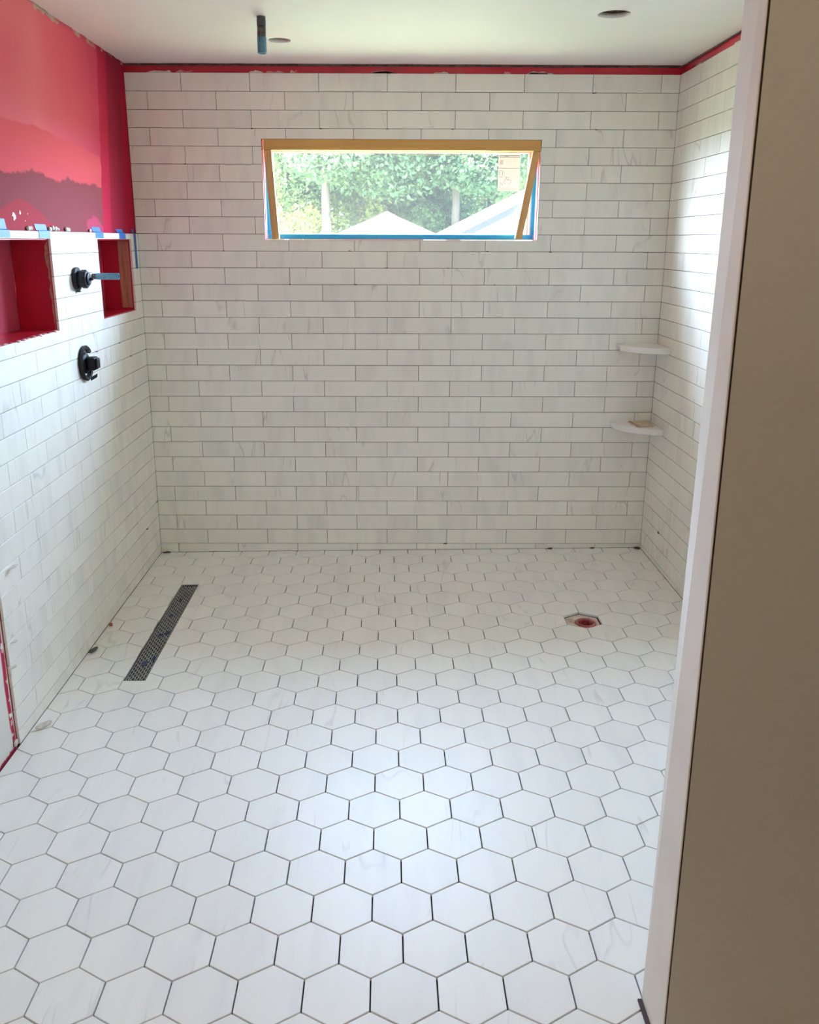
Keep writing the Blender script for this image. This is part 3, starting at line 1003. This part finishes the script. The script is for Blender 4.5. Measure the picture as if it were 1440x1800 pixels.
part_of(box('lug', (0.0015, -0.876, 1.344), (0.014, -0.862, 1.350), M_BLACK), v1)

v2 = empty('shower_valve', (0, -0.868, 1.078))
tag(v2, 'black valve with a broken oval guard and square stem, the lower one', 'valve', 'shower valves on the left wall')
# open guard ring, broken on the side
bm = bmesh.new()
segs = [math.radians(a) for a in range(38, 331, 9)]
prev = None
for a in segs:
    ring = []
    for rr, hh in ((.050, .0012), (.062, .0012), (.064, .012), (.060, .017), (.051, .015)):
        # angle measured from the side that faces the back wall
        ring.append(bm.verts.new((hh, -0.868 + rr * math.cos(a), 1.078 + rr * 1.06 * math.sin(a))))
    if prev:
        for i in range(5):
            j = (i + 1) % 5
            bm.faces.new((prev[i], prev[j], ring[j], ring[i]))
    else:
        bm.faces.new(ring[::-1])
    prev = ring
bm.faces.new(prev)
bmesh.ops.recalc_face_normals(bm, faces=bm.faces)
part_of(bm_obj('guard_ring', bm, M_BLACK), v2)
part_of(lathe('base_disc', [(.040, .0012), (.040, .010), (.030, .016)], 24, MX(-0.868, 1.078), M_BLACK), v2)
part_of(box('body', (0.016, -0.892, 1.052), (0.050, -0.844, 1.102), M_BLACK, None, 0.006), v2)
part_of(box('stem_plate', (0.0502, -0.886, 1.058), (0.058, -0.850, 1.098), M_BLACK, None, 0.004), v2)
part_of(lathe('bolt', [(.004, .0165), (.004, .026), (.002, .027)], 8, MX(-0.868, 1.123), M_PIPE), v2)
part_of(lathe('bolt', [(.004, .0165), (.004, .026), (.002, .027)], 8, MX(-0.868, 1.034), M_PIPE), v2)
bm = bmesh.new()
vs_ = [(0.014, -0.845, 1.020), (0.030, -0.820, 1.030), (0.028, -0.822, 1.016), (0.012, -0.842, 1.006)]
a_ = [bm.verts.new(p) for p in vs_]
c_ = [bm.verts.new((p[0] + .003, p[1], p[2] + .001)) for p in vs_]
bm.faces.new(a_); bm.faces.new(c_[::-1])
for i in range(4):
    bm.faces.new((a_[i], a_[(i + 1) % 4], c_[(i + 1) % 4], c_[i]))
bmesh.ops.recalc_face_normals(bm, faces=bm.faces)
part_of(bm_obj('guard_flap', bm, M_BLACK), v2)

pp = empty('pipe_stub', (0, -0.678, 1.394))
tag(pp, 'short blue-taped pipe stub sticking out of the left wall beside the small niche', 'pipe')
part_of(lathe('pipe', [(.0115, .001), (.0115, .020)], 16, MX(-0.678, 1.394), M_PIPE, None, True), pp)
bm = bmesh.new()
add_lathe(bm, [(.0120, .016), (.0128, .018), (.0128, .102), (.0118, .104), (.0095, .104), (.0090, .085), (.001, .084)], 16, MX(-0.678, 1.394))
part_of(bm_obj('tape_wrap', bm, M_BLUEPIPE), pp)

cp = empty('ceiling_pipe', (0.7225, -0.84, CEIL))
tag(cp, 'short blue-tipped pipe hanging from the ceiling beside the round cutout', 'pipe')
MZ = Matrix.Translation((0.7225, -0.84, CEIL)) @ Matrix.Rotation(math.pi, 4, 'X')
part_of(lathe('threaded_end', [(.0150, -.012), (.0155, .010), (.0160, .012), (.0155, .030)], 18, MZ, simple('purple_grey_pipe', (.09, .085, .11), .5, var=.6, scale=80), None, True), cp)
part_of(lathe('pipe', [(.0155, .0302), (.0155, .066)], 18, MZ, M_PIPE, None, True), cp)
part_of(lathe('tape_wrap', [(.0160, .0662), (.0163, .068), (.0163, .114), (.0150, .118), (.011, .118), (.010, .10), (.001, .10)], 18, MZ, M_BLUEPIPE, None), cp)

# tape on the left wall
def tape_strip(yA, yB, zA, zB, label, x=0.0012, bend=0.0, mat=M_BLUE):
    """strip stuck on the tile face, upper end lapping on the board above"""
    zt = ZT - 9 * V
    pts = [(x, zB)] if zB < zt else []
    prof = [(x, zA), (x, zt + 0.0005), (-TH + 0.0012, zt + 0.003), (-TH + 0.0012, zB)] if zB > zt + .004 else [(x, zA), (x, (zA + zB) / 2), (x, zB)]
    vs, fs = [], []
    for d in (0.0, 0.0005):
        for i, (px, pz) in enumerate(prof):
            s = bend * (1 if i >= len(prof) - 1 else 0)
            vs += [(px + d, yA + s + grnd.uniform(-.001, .001), pz), (px + d, yB + s + grnd.uniform(-.001, .001), pz)]
    n = len(prof)
    for i in range(n - 1):
        a = 2 * i
        fs.append((a, a + 1, a + 3, a + 2))
        c = 2 * n + 2 * i
        fs.append((c, c + 2, c + 3, c + 1))
        fs.append((a, a + 2, c + 2, c))
        fs.append((a + 1, c + 1, c + 3, a + 3))
    fs.append((0, 2 * n, 2 * n + 1, 1))
    k = 2 * (n - 1)
    fs.append((k, k + 1, 2 * n + k + 1, 2 * n + k))
    o = mesh_obj('tape_strip', vs, fs, mat)
    return tag(o, label, 'tape', 'blue tape strips on the left wall')
tape_strip(-1.520, -1.405, 1.538, 1.594, 'blue tape strip over the long niche, cut by the photo edge', bend=-.01)
tape_strip(-1.176, -1.078, 1.537, 1.583, 'blue tape strip at the right end of the long niche top', bend=-.012)
tape_strip(-0.600, -0.500, 1.539, 1.582, 'blue tape strip at the left end of the small niche top', bend=-.02)
tape_strip(-0.285, -0.195, 1.537, 1.577, 'blue tape strip at the right end of the small niche top', bend=-.02)
tape_strip(-0.066, -0.036, 1.405, 1.580, 'long narrow blue tape strip running down the corner beside the small niche')

# ------------------------------------------------------------------ drain in the floor
dr = empty('linear_drain', ((DRAIN[0] + DRAIN[2]) / 2, (DRAIN[1] + DRAIN[3]) / 2, fz(0.245, -0.9)))
tag(dr, 'long narrow slotted steel drain set in the hexagon tiles near the left wall', 'drain')
DX, DY = dr.location.x, dr.location.y
shear = lambda v: Vector((v.x, v.y, v.z + SX * (v.x - DX) + SY * (v.y - DY)))
def drain_part(name, bm, mat):
    for v in bm.verts:
        v.co = shear(v.co)
    o = bm_obj(name, bm, mat, dr)
    return o
hw_, hl_ = (DRAIN[2] - DRAIN[0]) / 2, (DRAIN[3] - DRAIN[1]) / 2
bm = bmesh.new()
add_box(bm, (-hw_ + .001, -hl_ + .001, -0.0118), (hw_ - .001, hl_ - .001, -0.0105))
drain_part('trough', bm, M_CHANNEL_SHADE)
bm = bmesh.new()
for a, c in (((-hw_, -hl_), (-hw_ + .0035, hl_)), ((hw_ - .0035, -hl_), (hw_, hl_)), ((-hw_ + .0036, hl_ - .0045), (hw_ - .0036, hl_)), ((-hw_ + .0036, -hl_), (hw_ - .0036, -hl_ + .003))):
    add_box(bm, (a[0], a[1], -0.0103), (c[0], c[1], 0.0006))
drain_part('frame', bm, M_DARKSTEEL)
ncol, nrow = 7, 33
iw = 2 * (hw_ - 0.0045)
pitch = iw / ncol
for i in range(ncol + 1):
    bm = bmesh.new()
    x = -iw / 2 + i * pitch
    wbar = 0.0030 if 0 < i < ncol else 0.0042
    add_box(bm, (x - wbar / 2, -hl_ + .0032, -0.0035), (x + wbar / 2, hl_ - .0048, -0.0002))
    drain_part('grate_bar', bm, M_STEEL)
bm = bmesh.new()
ip = (2 * hl_ - 0.012) / nrow
for i in range(ncol):
    x = -iw / 2 + (i + .5) * pitch
    for j in range(nrow + 1):
        y = -hl_ + 0.006 + (j + (0.5 if i % 2 else 0.0)) * ip
        if y > hl_ - 0.007:
            continue
        add_box(bm, (x - pitch / 2 + .0016, y - .0026, -0.0034), (x + pitch / 2 - .0016, y + .0026, -0.0003))
drain_part('grate_bridge', bm, M_STEEL)
for y, x, w, l in ((0.28, -.004, .014, .030), (0.12, -.006, .016, .022), (-0.05, .022, .016, .034), (-0.07, -.002, .018, .020), (-0.28, .024, .012, .030), (-0.32, -.002, .020, .040)):
    bm = bmesh.new()
    add_box(bm, (x - w / 2, y - l / 2, 0.0002), (x + w / 2, y + l / 2, 0.0010))
    drain_part('tape_scrap', bm, simple('navy_tape', (0.02, 0.045, 0.11), .6) if 'navy_tape' not in bpy.data.materials else bpy.data.materials['navy_tape'])

# toilet waste pipe in the gap of one missing tile
ZP = fz(*PIPE_XY) - 0.0125
wp = empty('waste_pipe', (PIPE_XY[0], PIPE_XY[1], ZP))
tag(wp, 'red-rimmed pipe mouth in the hexagonal gap of a missing floor tile', 'pipe')
bm = bmesh.new()
add_lathe(bm, [(.036, -.06), (.043, -.03), (.0435, .004), (.040, .008), (.034, .007), (.031, .0), (.030, -.058)], 28, Matrix.Translation((PIPE_XY[0], PIPE_XY[1], ZP)), cap=False)
for v in bm.verts:
    k = 1 + 0.06 * noise.noise(v.co * 40)
    v.co.x = PIPE_XY[0] + (v.co.x - PIPE_XY[0]) * k
    v.co.y = PIPE_XY[1] + (v.co.y - PIPE_XY[1]) * k
part_of(bm_obj('rim', bm, M_REDPVC, None, True), wp)
part_of(lathe('pipe_shade_disc', [(.0295, -.0575), (.0295, -.052)], 24, Matrix.Translation((PIPE_XY[0], PIPE_XY[1], ZP)), simple('dark_pipe_shade', (.010, .006, .004), .6, var=.4)), wp)  # near-black disc stands in for the shade inside the open pipe
hp = hexc(*HOLEHEX)
bm = bmesh.new()       # pale mortar bed with a red smear left in the gap
pts = [(hp[0] + q[0] * .96, hp[1] + q[1] * .96) for q in hexpoly]
bed = plate('mortar_bed', pts, [circle(PIPE_XY[0], PIPE_XY[1], 0.0455, 24, 0.002)], 0.003, lambda u, v, w: Vector((u, v, fz(u, v) - 0.0093 + w)), simple('mortar_bed', (0.62, 0.57, 0.51), .9, col2=(0.45, 0.28, 0.24), scale=22, bump=.5), floor)
bm.free()

# ------------------------------------------------------------------ corner shelves
def shelf(name, ztop, label):
    bm = bmesh.new()
    R = 0.198
    pts = [(RW - 0.0012, -0.0012)] + [(RW - 0.0012 - R * math.cos(a), -0.0012 - (R + .009) * math.sin(a)) for a in [math.radians(d) for d in range(0, 91, 5)]]
    rows = []
    for z, s in ((ztop - .027, .994), (ztop - .0255, 1), (ztop - .0015, 1), (ztop, .994)):
        rows.append([bm.verts.new((pts[0][0] + (x - pts[0][0]) * s, pts[0][1] + (y - pts[0][1]) * s, z)) for x, y in pts])
    n = len(pts)
    for a, c in zip(rows, rows[1:]):
        for i in range(n):
            j = (i + 1) % n
            bm.faces.new((a[i], a[j], c[j], c[i]))
    bm.faces.new(rows[0][::-1]); bm.faces.new(rows[-1])
    bmesh.ops.recalc_face_normals(bm, faces=bm.faces)
    return tag(bm_obj(name, bm, M_SHELF), label, 'shelf', 'corner shelves')
shelf('corner_shelf', 1.059, 'upper white marble corner shelf, empty, in the right corner')
shelf('corner_shelf', 0.678, 'lower white marble corner shelf with a tan scrap on top')
vs = [(2.346, -0.030), (2.355, -0.150), (2.440, -0.140), (2.456, -0.010)]
bm = bmesh.new()
a_ = [bm.verts.new((x, y, .6786)) for x, y in vs]; c_ = [bm.verts.new((x, y, .6836)) for x, y in vs]
bm.faces.new(a_[::-1]); bm.faces.new(c_)
for i in range(4):
    bm.faces.new((a_[i], a_[(i + 1) % 4], c_[(i + 1) % 4], c_[i]))
bmesh.ops.recalc_face_normals(bm, faces=bm.faces)
sc = tag(bm_obj('cardboard_scrap', bm, M_TAN), 'flat tan cardboard scrap with a brown edge lying on the lower corner shelf', 'cardboard')
mesh_obj('brown_edge', [(2.346, -0.030, .6838), (2.355, -0.150, .6838), (2.372, -0.150, .6838), (2.358, -0.030, .6838), (2.346, -0.030, .6842), (2.355, -0.150, .6842), (2.372, -0.150, .6842), (2.358, -0.030, .6842)], [(0, 3, 2, 1), (4, 5, 6, 7), (0, 1, 5, 4), (1, 2, 6, 5), (2, 3, 7, 6), (3, 0, 4, 7)], simple('brown_stain', (.40, .22, .15), .8), sc)

# ------------------------------------------------------------------ debris on the floor
def chip(name, x, y, L, W, H, rot, mat, label, cat):
    bm = bmesh.new()
    bmesh.ops.create_icosphere(bm, subdivisions=2, radius=1.0)
    s = grnd.uniform(0, 50)
    R = Matrix.Rotation(rot, 3, 'Z')
    for v in bm.verts:
        k = 1 + .35 * noise.noise(v.co * 2.2 + Vector((s, 0, 0)))
        t = (1 - .45 * v.co.x)
        v.co = R @ Vector((v.co.x * L / 2 * k, v.co.y * W / 2 * k * t, max(v.co.z, -.55) * H / 2 * k * (1 + .6 * v.co.x)))
    zmin = min(v.co.z for v in bm.verts)
    for v in bm.verts:
        v.co.z -= zmin
    o = bm_obj(name, bm, mat, None, False)
    o.location = (x, y, fz(x, y) + 0.0012)
    return tag(o, label, cat)
chip('spacer_wedge', 0.036, -1.668, 0.058, 0.020, 0.018, 0.9, M_MORTAR, 'pale broken spacer wedge lying at the foot of the left wall', 'debris')
chip('spacer_chip', 0.020, -1.125, 0.050, 0.016, 0.014, 1.2, simple('grey_chip', (.13, .13, .12), .7, var=.5), 'dark grey chip lying against the left wall left of the drain', 'debris')
chip('red_crumb', 0.016, -0.893, 0.016, 0.016, 0.016, 0.3, simple('red_crumb', (.45, .11, .06), .7, var=.3), 'small red crumb lying on the floor against the left wall', 'debris')
chip('brown_chip', 0.030, -0.018, 0.040, 0.012, 0.010, 0.2, M_CLIP, 'flat brown chip lying in the back left corner of the floor', 'debris')
chip('brown_chip', 2.443, -0.022, 0.034, 0.016, 0.012, -0.6, M_CLIP, 'brown chip lying in the back right corner of the floor', 'debris')
chip('brown_chip', 1.997, -0.014, 0.030, 0.010, 0.008, 0.1, M_CLIP, 'brown chip at the foot of the back wall, left of the right corner chips', 'debris')
chip('brown_chip', 2.215, -0.012, 0.026, 0.009, 0.008, 0.1, M_CLIP, 'small brown chip at the foot of the back wall below the corner shelves', 'debris')

# ------------------------------------------------------------------ added fill lamp, out of view behind the camera
LX, LY = 0.95, -5.05
lamp = empty('fill_light', (LX, LY, 0.0))
tag(lamp, 'added fill light on a stand shining at the ceiling behind the doorway', 'lamp')
LM = Matrix.Translation((LX, LY, fz(LX, LY) - 0.0125))
part_of(lathe('base', [(.16, .0), (.16, .02), (.03, .035), (.0125, .036)], 28, LM, M_DARKSTEEL, None, True), lamp)
part_of(lathe('pole', [(.012, .0362), (.012, 1.16)], 14, LM, M_DARKSTEEL, None, True), lamp)
bm = bmesh.new()
add_lathe(bm, [(.02, 1.161), (.14, 1.20), (.20, 1.27), (.195, 1.27), (.135, 1.21), (.015, 1.175)], 32, LM)
part_of(bm_obj('bowl', bm, M_DARKSTEEL, None, True), lamp)
ld = bpy.data.lights.new('fill_bulb', 'AREA')
ld.shape = 'DISK'
ld.size = 0.3
ld.energy = FILL_WATTS
ld.color = (1.0, 0.83, 0.60)
lo = bpy.data.objects.new('fill_bulb', ld)
lo.location = (LX, LY, 1.262)
lo.rotation_euler = (math.pi, 0, 0)
COL.objects.link(lo)
part_of(lo, lamp)

# ------------------------------------------------------------------ outside
GZ = -0.55
struct(mesh_obj('ground', [(-60, 0.15, GZ), (70, 0.15, GZ), (70, 120, GZ), (-60, 120, GZ), (-60, 0.15, GZ - .2), (70, 0.15, GZ - .2), (70, 120, GZ - .2), (-60, 120, GZ - .2)], [(0, 1, 2, 3), (7, 6, 5, 4), (0, 4, 5, 1), (1, 5, 6, 2), (2, 6, 7, 3), (3, 7, 4, 0)], M_LAWN))
struct(box('roof_eave', (-3.0, 0.155, 2.20), (6.0, 0.46, 2.32), M_WHITE))
struct(box('wall_outside', (-3.0, 0.1515, GZ), (0.58, 0.2, 2.2), M_SIDING))
struct(box('wall_outside', (1.872, 0.1515, GZ), (6.0, 0.2, 2.2), M_SIDING))
struct(box('wall_outside', (0.58, 0.1515, GZ), (1.872, 0.2, 1.526), M_SIDING))
struct(box('wall_outside', (0.58, 0.1515, 1.984), (1.872, 0.2, 2.2), M_SIDING))

def tube(bm, pts, seg=10):
    """pts: list of (Vector, radius)"""
    prev = None
    for i, (p, r) in enumerate(pts):
        a = (pts[min(i + 1, len(pts) - 1)][0] - pts[max(i - 1, 0)][0]).normalized()
        s = a.cross(Vector((0.3, 1, 0.1))).normalized()
        t = a.cross(s)
        ring = [bm.verts.new(p + (s * math.cos(2 * math.pi * k / seg) + t * math.sin(2 * math.pi * k / seg)) * r) for k in range(seg)]
        if prev:
            for k in range(seg):
                bm.faces.new((prev[k], prev[(k + 1) % seg], ring[(k + 1) % seg], ring[k]))
        prev = ring

def leaves(name, root, clusters, n, size, mat, rnd):
    vs, fs = [], []
    for i in range(n):
        c, r = clusters[rnd.randrange(len(clusters))]
        while True:
            d = Vector((rnd.uniform(-1, 1), rnd.uniform(-1, 1), rnd.uniform(-1, 1)))
            if d.length < 1:
                break
        p = Vector(c) + Vector((d.x * r[0], d.y * r[1], d.z * r[2]))
        a = Vector((rnd.gauss(0, 1), rnd.gauss(0, 1), rnd.gauss(-.5, .8))).normalized()
        s = a.cross(Vector((rnd.gauss(0, 1), rnd.gauss(0, 1), rnd.gauss(0, 1)))).normalized()
        L = size * rnd.uniform(.7, 1.3)
        nrm = a.cross(s)
        k = len(vs)
        vs += [p, p + a * L * .5 + s * L * .27 + nrm * L * .06, p + a * L, p + a * L * .5 - s * L * .27 + nrm * L * .06]
        fs += [(k, k + 1, k + 2), (k, k + 2, k + 3)]
    o = mesh_obj(name, vs, fs, mat, root)
    o['kind'] = 'stuff'
    return o

def tree(name, x, y, r, h, lean, leafkind, n, label, seed, low=2.6, spread=2.6, size=.17):
    rnd = random.Random(seed)
    root = empty(name, (x, y, GZ))
    tag(root, label, 'tree', 'trees beyond the yard')
    bm = bmesh.new()
    pts = [(Vector((0, 0, -.1)), r * 1.35), (Vector((lean * .05, 0, .6)), r * 1.08)]
    for i in range(1, 7):
        f = i / 6
        pts.append((Vector((lean * f + rnd.uniform(-.06, .06), rnd.uniform(-.1, .1), .6 + (h - .6) * f)), r * (1 - .62 * f)))
    tube(bm, pts, 12)
    bm_obj('trunk', bm, M_BARK, root, True)
    cl = []
    for i in range(9):
        z = low + (h - low) * (i / 8) ** 1.1
        b0 = Vector((lean * z / h, 0, z * .86))
        ang = rnd.uniform(0, 2 * math.pi)
        e = b0 + Vector((math.cos(ang) * spread * rnd.uniform(.5, 1), math.sin(ang) * spread * rnd.uniform(.5, 1), rnd.uniform(.2, 1.2)))
        bm = bmesh.new()
        tube(bm, [(b0, r * .32), (b0.lerp(e, .5) + Vector((0, 0, .12)), r * .2), (e, r * .07)], 7)
        bm_obj('branch', bm, M_BARK, root, True)
        cl.append((e, (spread * .55, spread * .55, rnd.uniform(.6, 1.0))))
        cl.append((b0.lerp(e, .55) + Vector((0, 0, .2)), (spread * .5, spread * .5, .7)))
    for i in range(4):
        cl.append((Vector((lean + rnd.uniform(-1, 1) * spread * .6, rnd.uniform(-1, 1) * spread * .6, h + rnd.uniform(-.4, .8))), (spread * .7, spread * .7, 1.1)))
    leaves('foliage', root, cl, int(n * 4.0), size * 1.0, M_LEAF[leafkind], rnd)
    return root

tree('maple_tree', -0.84, 24.5, 0.19, 6.0, 0.0, 0, 5200, 'thick pale trunked tree seen through the left part of the window', 1, low=4.3)
tree('maple_tree', 0.12, 28.0, 0.09, 6.0, 0.1, 1, 4600, 'thin trunked tree seen between the thick left tree and the white tent peak', 2, low=3.6)
tree('maple_tree', 3.45, 26.0, 0.18, 6.4, -0.15, 0, 5600, 'thick pale trunked tree seen behind the slope of the white roof', 3, low=4.5, spread=3.0)
tree('maple_tree', 4.72, 30.0, 0.20, 6.4, 0.7, 1, 4600, 'leaning pale trunk tree seen below the window sticker', 4, low=4.2)
tree('maple_tree', 1.9, 31.0, 0.14, 6.4, -0.3, 0, 6000, 'dense dark leaved tree seen above the white tent peak', 5, low=2.6, spread=3.0)
tree('maple_tree', -2.6, 30.0, 0.16, 6.2, 0.2, 1, 5000, 'tree seen at the far left edge of the window', 6, low=3.0, spread=3.0)
tree('maple_tree', 6.6, 33.0, 0.2, 6.8, -0.2, 1, 5000, 'tree at the right of the window behind the sticker', 7, low=3.0, spread=3.0)
tree('maple_tree', 0.9, 40.0, 0.2, 6.8, 0.0, 0, 5500, 'farthest tree filling the gap above the tent', 8, low=2.4, spread=3.6, size=.22)
tree('maple_tree', -4.8, 37.0, 0.2, 6.8, 0.3, 0, 4000, 'far tree hidden behind the left window edge', 9, low=2.6, spread=3.4, size=.22)
tree('maple_tree', 5.0, 41.0, 0.2, 6.8, 0.3, 2, 4000, 'far tree with sun-tinted leaves seen between the two right trunks', 10, low=2.4, spread=3.6, size=.22)

def shrub(x, y, w, h, kind, n, label, seed):
    rnd = random.Random(seed)
    root = empty('shrub', (x, y, GZ))
    tag(root, label, 'shrub', 'shrubs under the trees')
    cl = []
    for i in range(7):
        a = rnd.uniform(0, 6.28)
        e = Vector((math.cos(a) * w * .5, math.sin(a) * w * .4, h * rnd.uniform(.5, .95)))
        bm = bmesh.new()
        tube(bm, [(Vector((0, 0, 0)), .03), (e * .5 + Vector((0, 0, .2)), .02), (e, .008)], 6)
        bm_obj('stem', bm, M_BARK, root)
        cl.append((e, (w * .32, w * .32, h * .28)))
        cl.append((e * .6, (w * .32, w * .32, h * .3)))
    leaves('foliage', root, cl, int(n * 3.2), .145, M_LEAF[kind], rnd)
shrub(-1.9, 26.0, 2.2, 3.2, 2, 2200, 'yellow-green shrub left of the thick left trunk outside', 21)
shrub(-0.1, 27.0, 1.6, 3.0, 2, 1800, 'yellow-green shrub right of the thick left trunk outside', 22)
shrub(1.3, 29.5, 2.4, 3.6, 1, 2200, 'green shrub behind the white tent peak', 23)
shrub(2.7, 27.5, 2.0, 3.0, 1, 2000, 'green shrub between the tent and the right trunk', 24)
shrub(4.4, 27.0, 2.0, 3.3, 0, 2200, 'dark green shrub right of the thick right trunk', 25)
shrub(6.0, 26.0, 2.2, 3.4, 2, 2000, 'sun-tinted shrub above the white roof slope', 26)

# pop-up tent
tx, ty = 1.10, 20.0
tent = empty('canopy_tent', (tx, ty, GZ))
tag(tent, 'white peaked canopy tent standing on the lawn outside the window', 'tent')
hw2 = 1.28
zE, zA = 1.69 - GZ, 2.27 - GZ
bm = bmesh.new()
levels = [(hw2, zE - .18), (hw2, zE), (hw2 * .62, zE + .22), (hw2 * .25, zE + .43), (.04, zA)]
prev = None
for w, z in levels:
    ring = [bm.verts.new((sx_ * w, sy_ * w, z)) for sx_, sy_ in ((-1, -1), (1, -1), (1, 1), (-1, 1))]
    if prev:
        for k in range(4):
            bm.faces.new((prev[k], prev[(k + 1) % 4], ring[(k + 1) % 4], ring[k]))
    prev = ring
bm.faces.new(prev)
r = bmesh.ops.solidify(bm, geom=bm.faces[:], thickness=0.012)
bm_obj('canopy', bm, M_CANVAS, tent)
for sx_, sy_ in ((-1, -1), (1, -1), (1, 1), (-1, 1)):
    bm = bmesh.new()
    add_box(bm, (sx_ * (hw2 - .06) - .02, sy_ * (hw2 - .06) - .02, 0), (sx_ * (hw2 - .06) + .02, sy_ * (hw2 - .06) + .02, zE - .02))
    bm_obj('leg', bm, M_LEGMETAL, tent)

# neighbouring white building: gable end towards the window
nb = empty('outbuilding', (5.6, 12.0, GZ))
tag(nb, 'white gabled building whose roof slope rises across the right side of the window', 'building')
def gable(x0_, x1_, zb, y0_, y1_, off):
    xm = (x0_ + x1_) / 2
    zr = zb + (xm - x0_) * 0.49
    return [(x0_, zb), (xm, zr), (x1_, zb)]
xl, xr, zl = 2.05, 9.15, 1.66 - 0.49 * 0.36
wall = [(xl + .25, GZ), (xr - .25, GZ), (xr - .25, zl + .02), ((xl + xr) / 2, zl + (xr - xl) / 2 * .49 - .10), (xl + .25, zl + .02)]
vs = [(a - 5.6, yy - 12.0, c - GZ) for yy in (12.05, 18.0) for a, c in wall]
part_b = mesh_obj('wall', vs, [(4, 3, 2, 1, 0), (5, 6, 7, 8, 9)] + [(k, (k + 1) % 5, 5 + (k + 1) % 5, 5 + k) for k in range(5)], M_SIDING, nb)
xm, zr = (xl + xr) / 2, zl + (xr - xl) / 2 * .49
for side in (-1, 1):
    xe = xl if side < 0 else xr
    for nm, t0, t1, ya, yb_, mt in (('roof_slope', .0, .07, 11.75, 18.2, M_SIDING), ('rake_board', -.13, -.001, 11.77, 11.81, M_FASCIA)):
        prof = [(xe, zl + t0), (xm, zr + t0), (xm, zr + t1), (xe, zl + t1)]
        vs = [(a - 5.6, yy - 12.0, c - GZ) for yy in (ya, yb_) for a, c in prof]
        mesh_obj(nm, vs, [(0, 1, 2, 3), (7, 6, 5, 4)] + [(k, (k + 1) % 4, 4 + (k + 1) % 4, 4 + k) for k in range(4)], mt, nb)
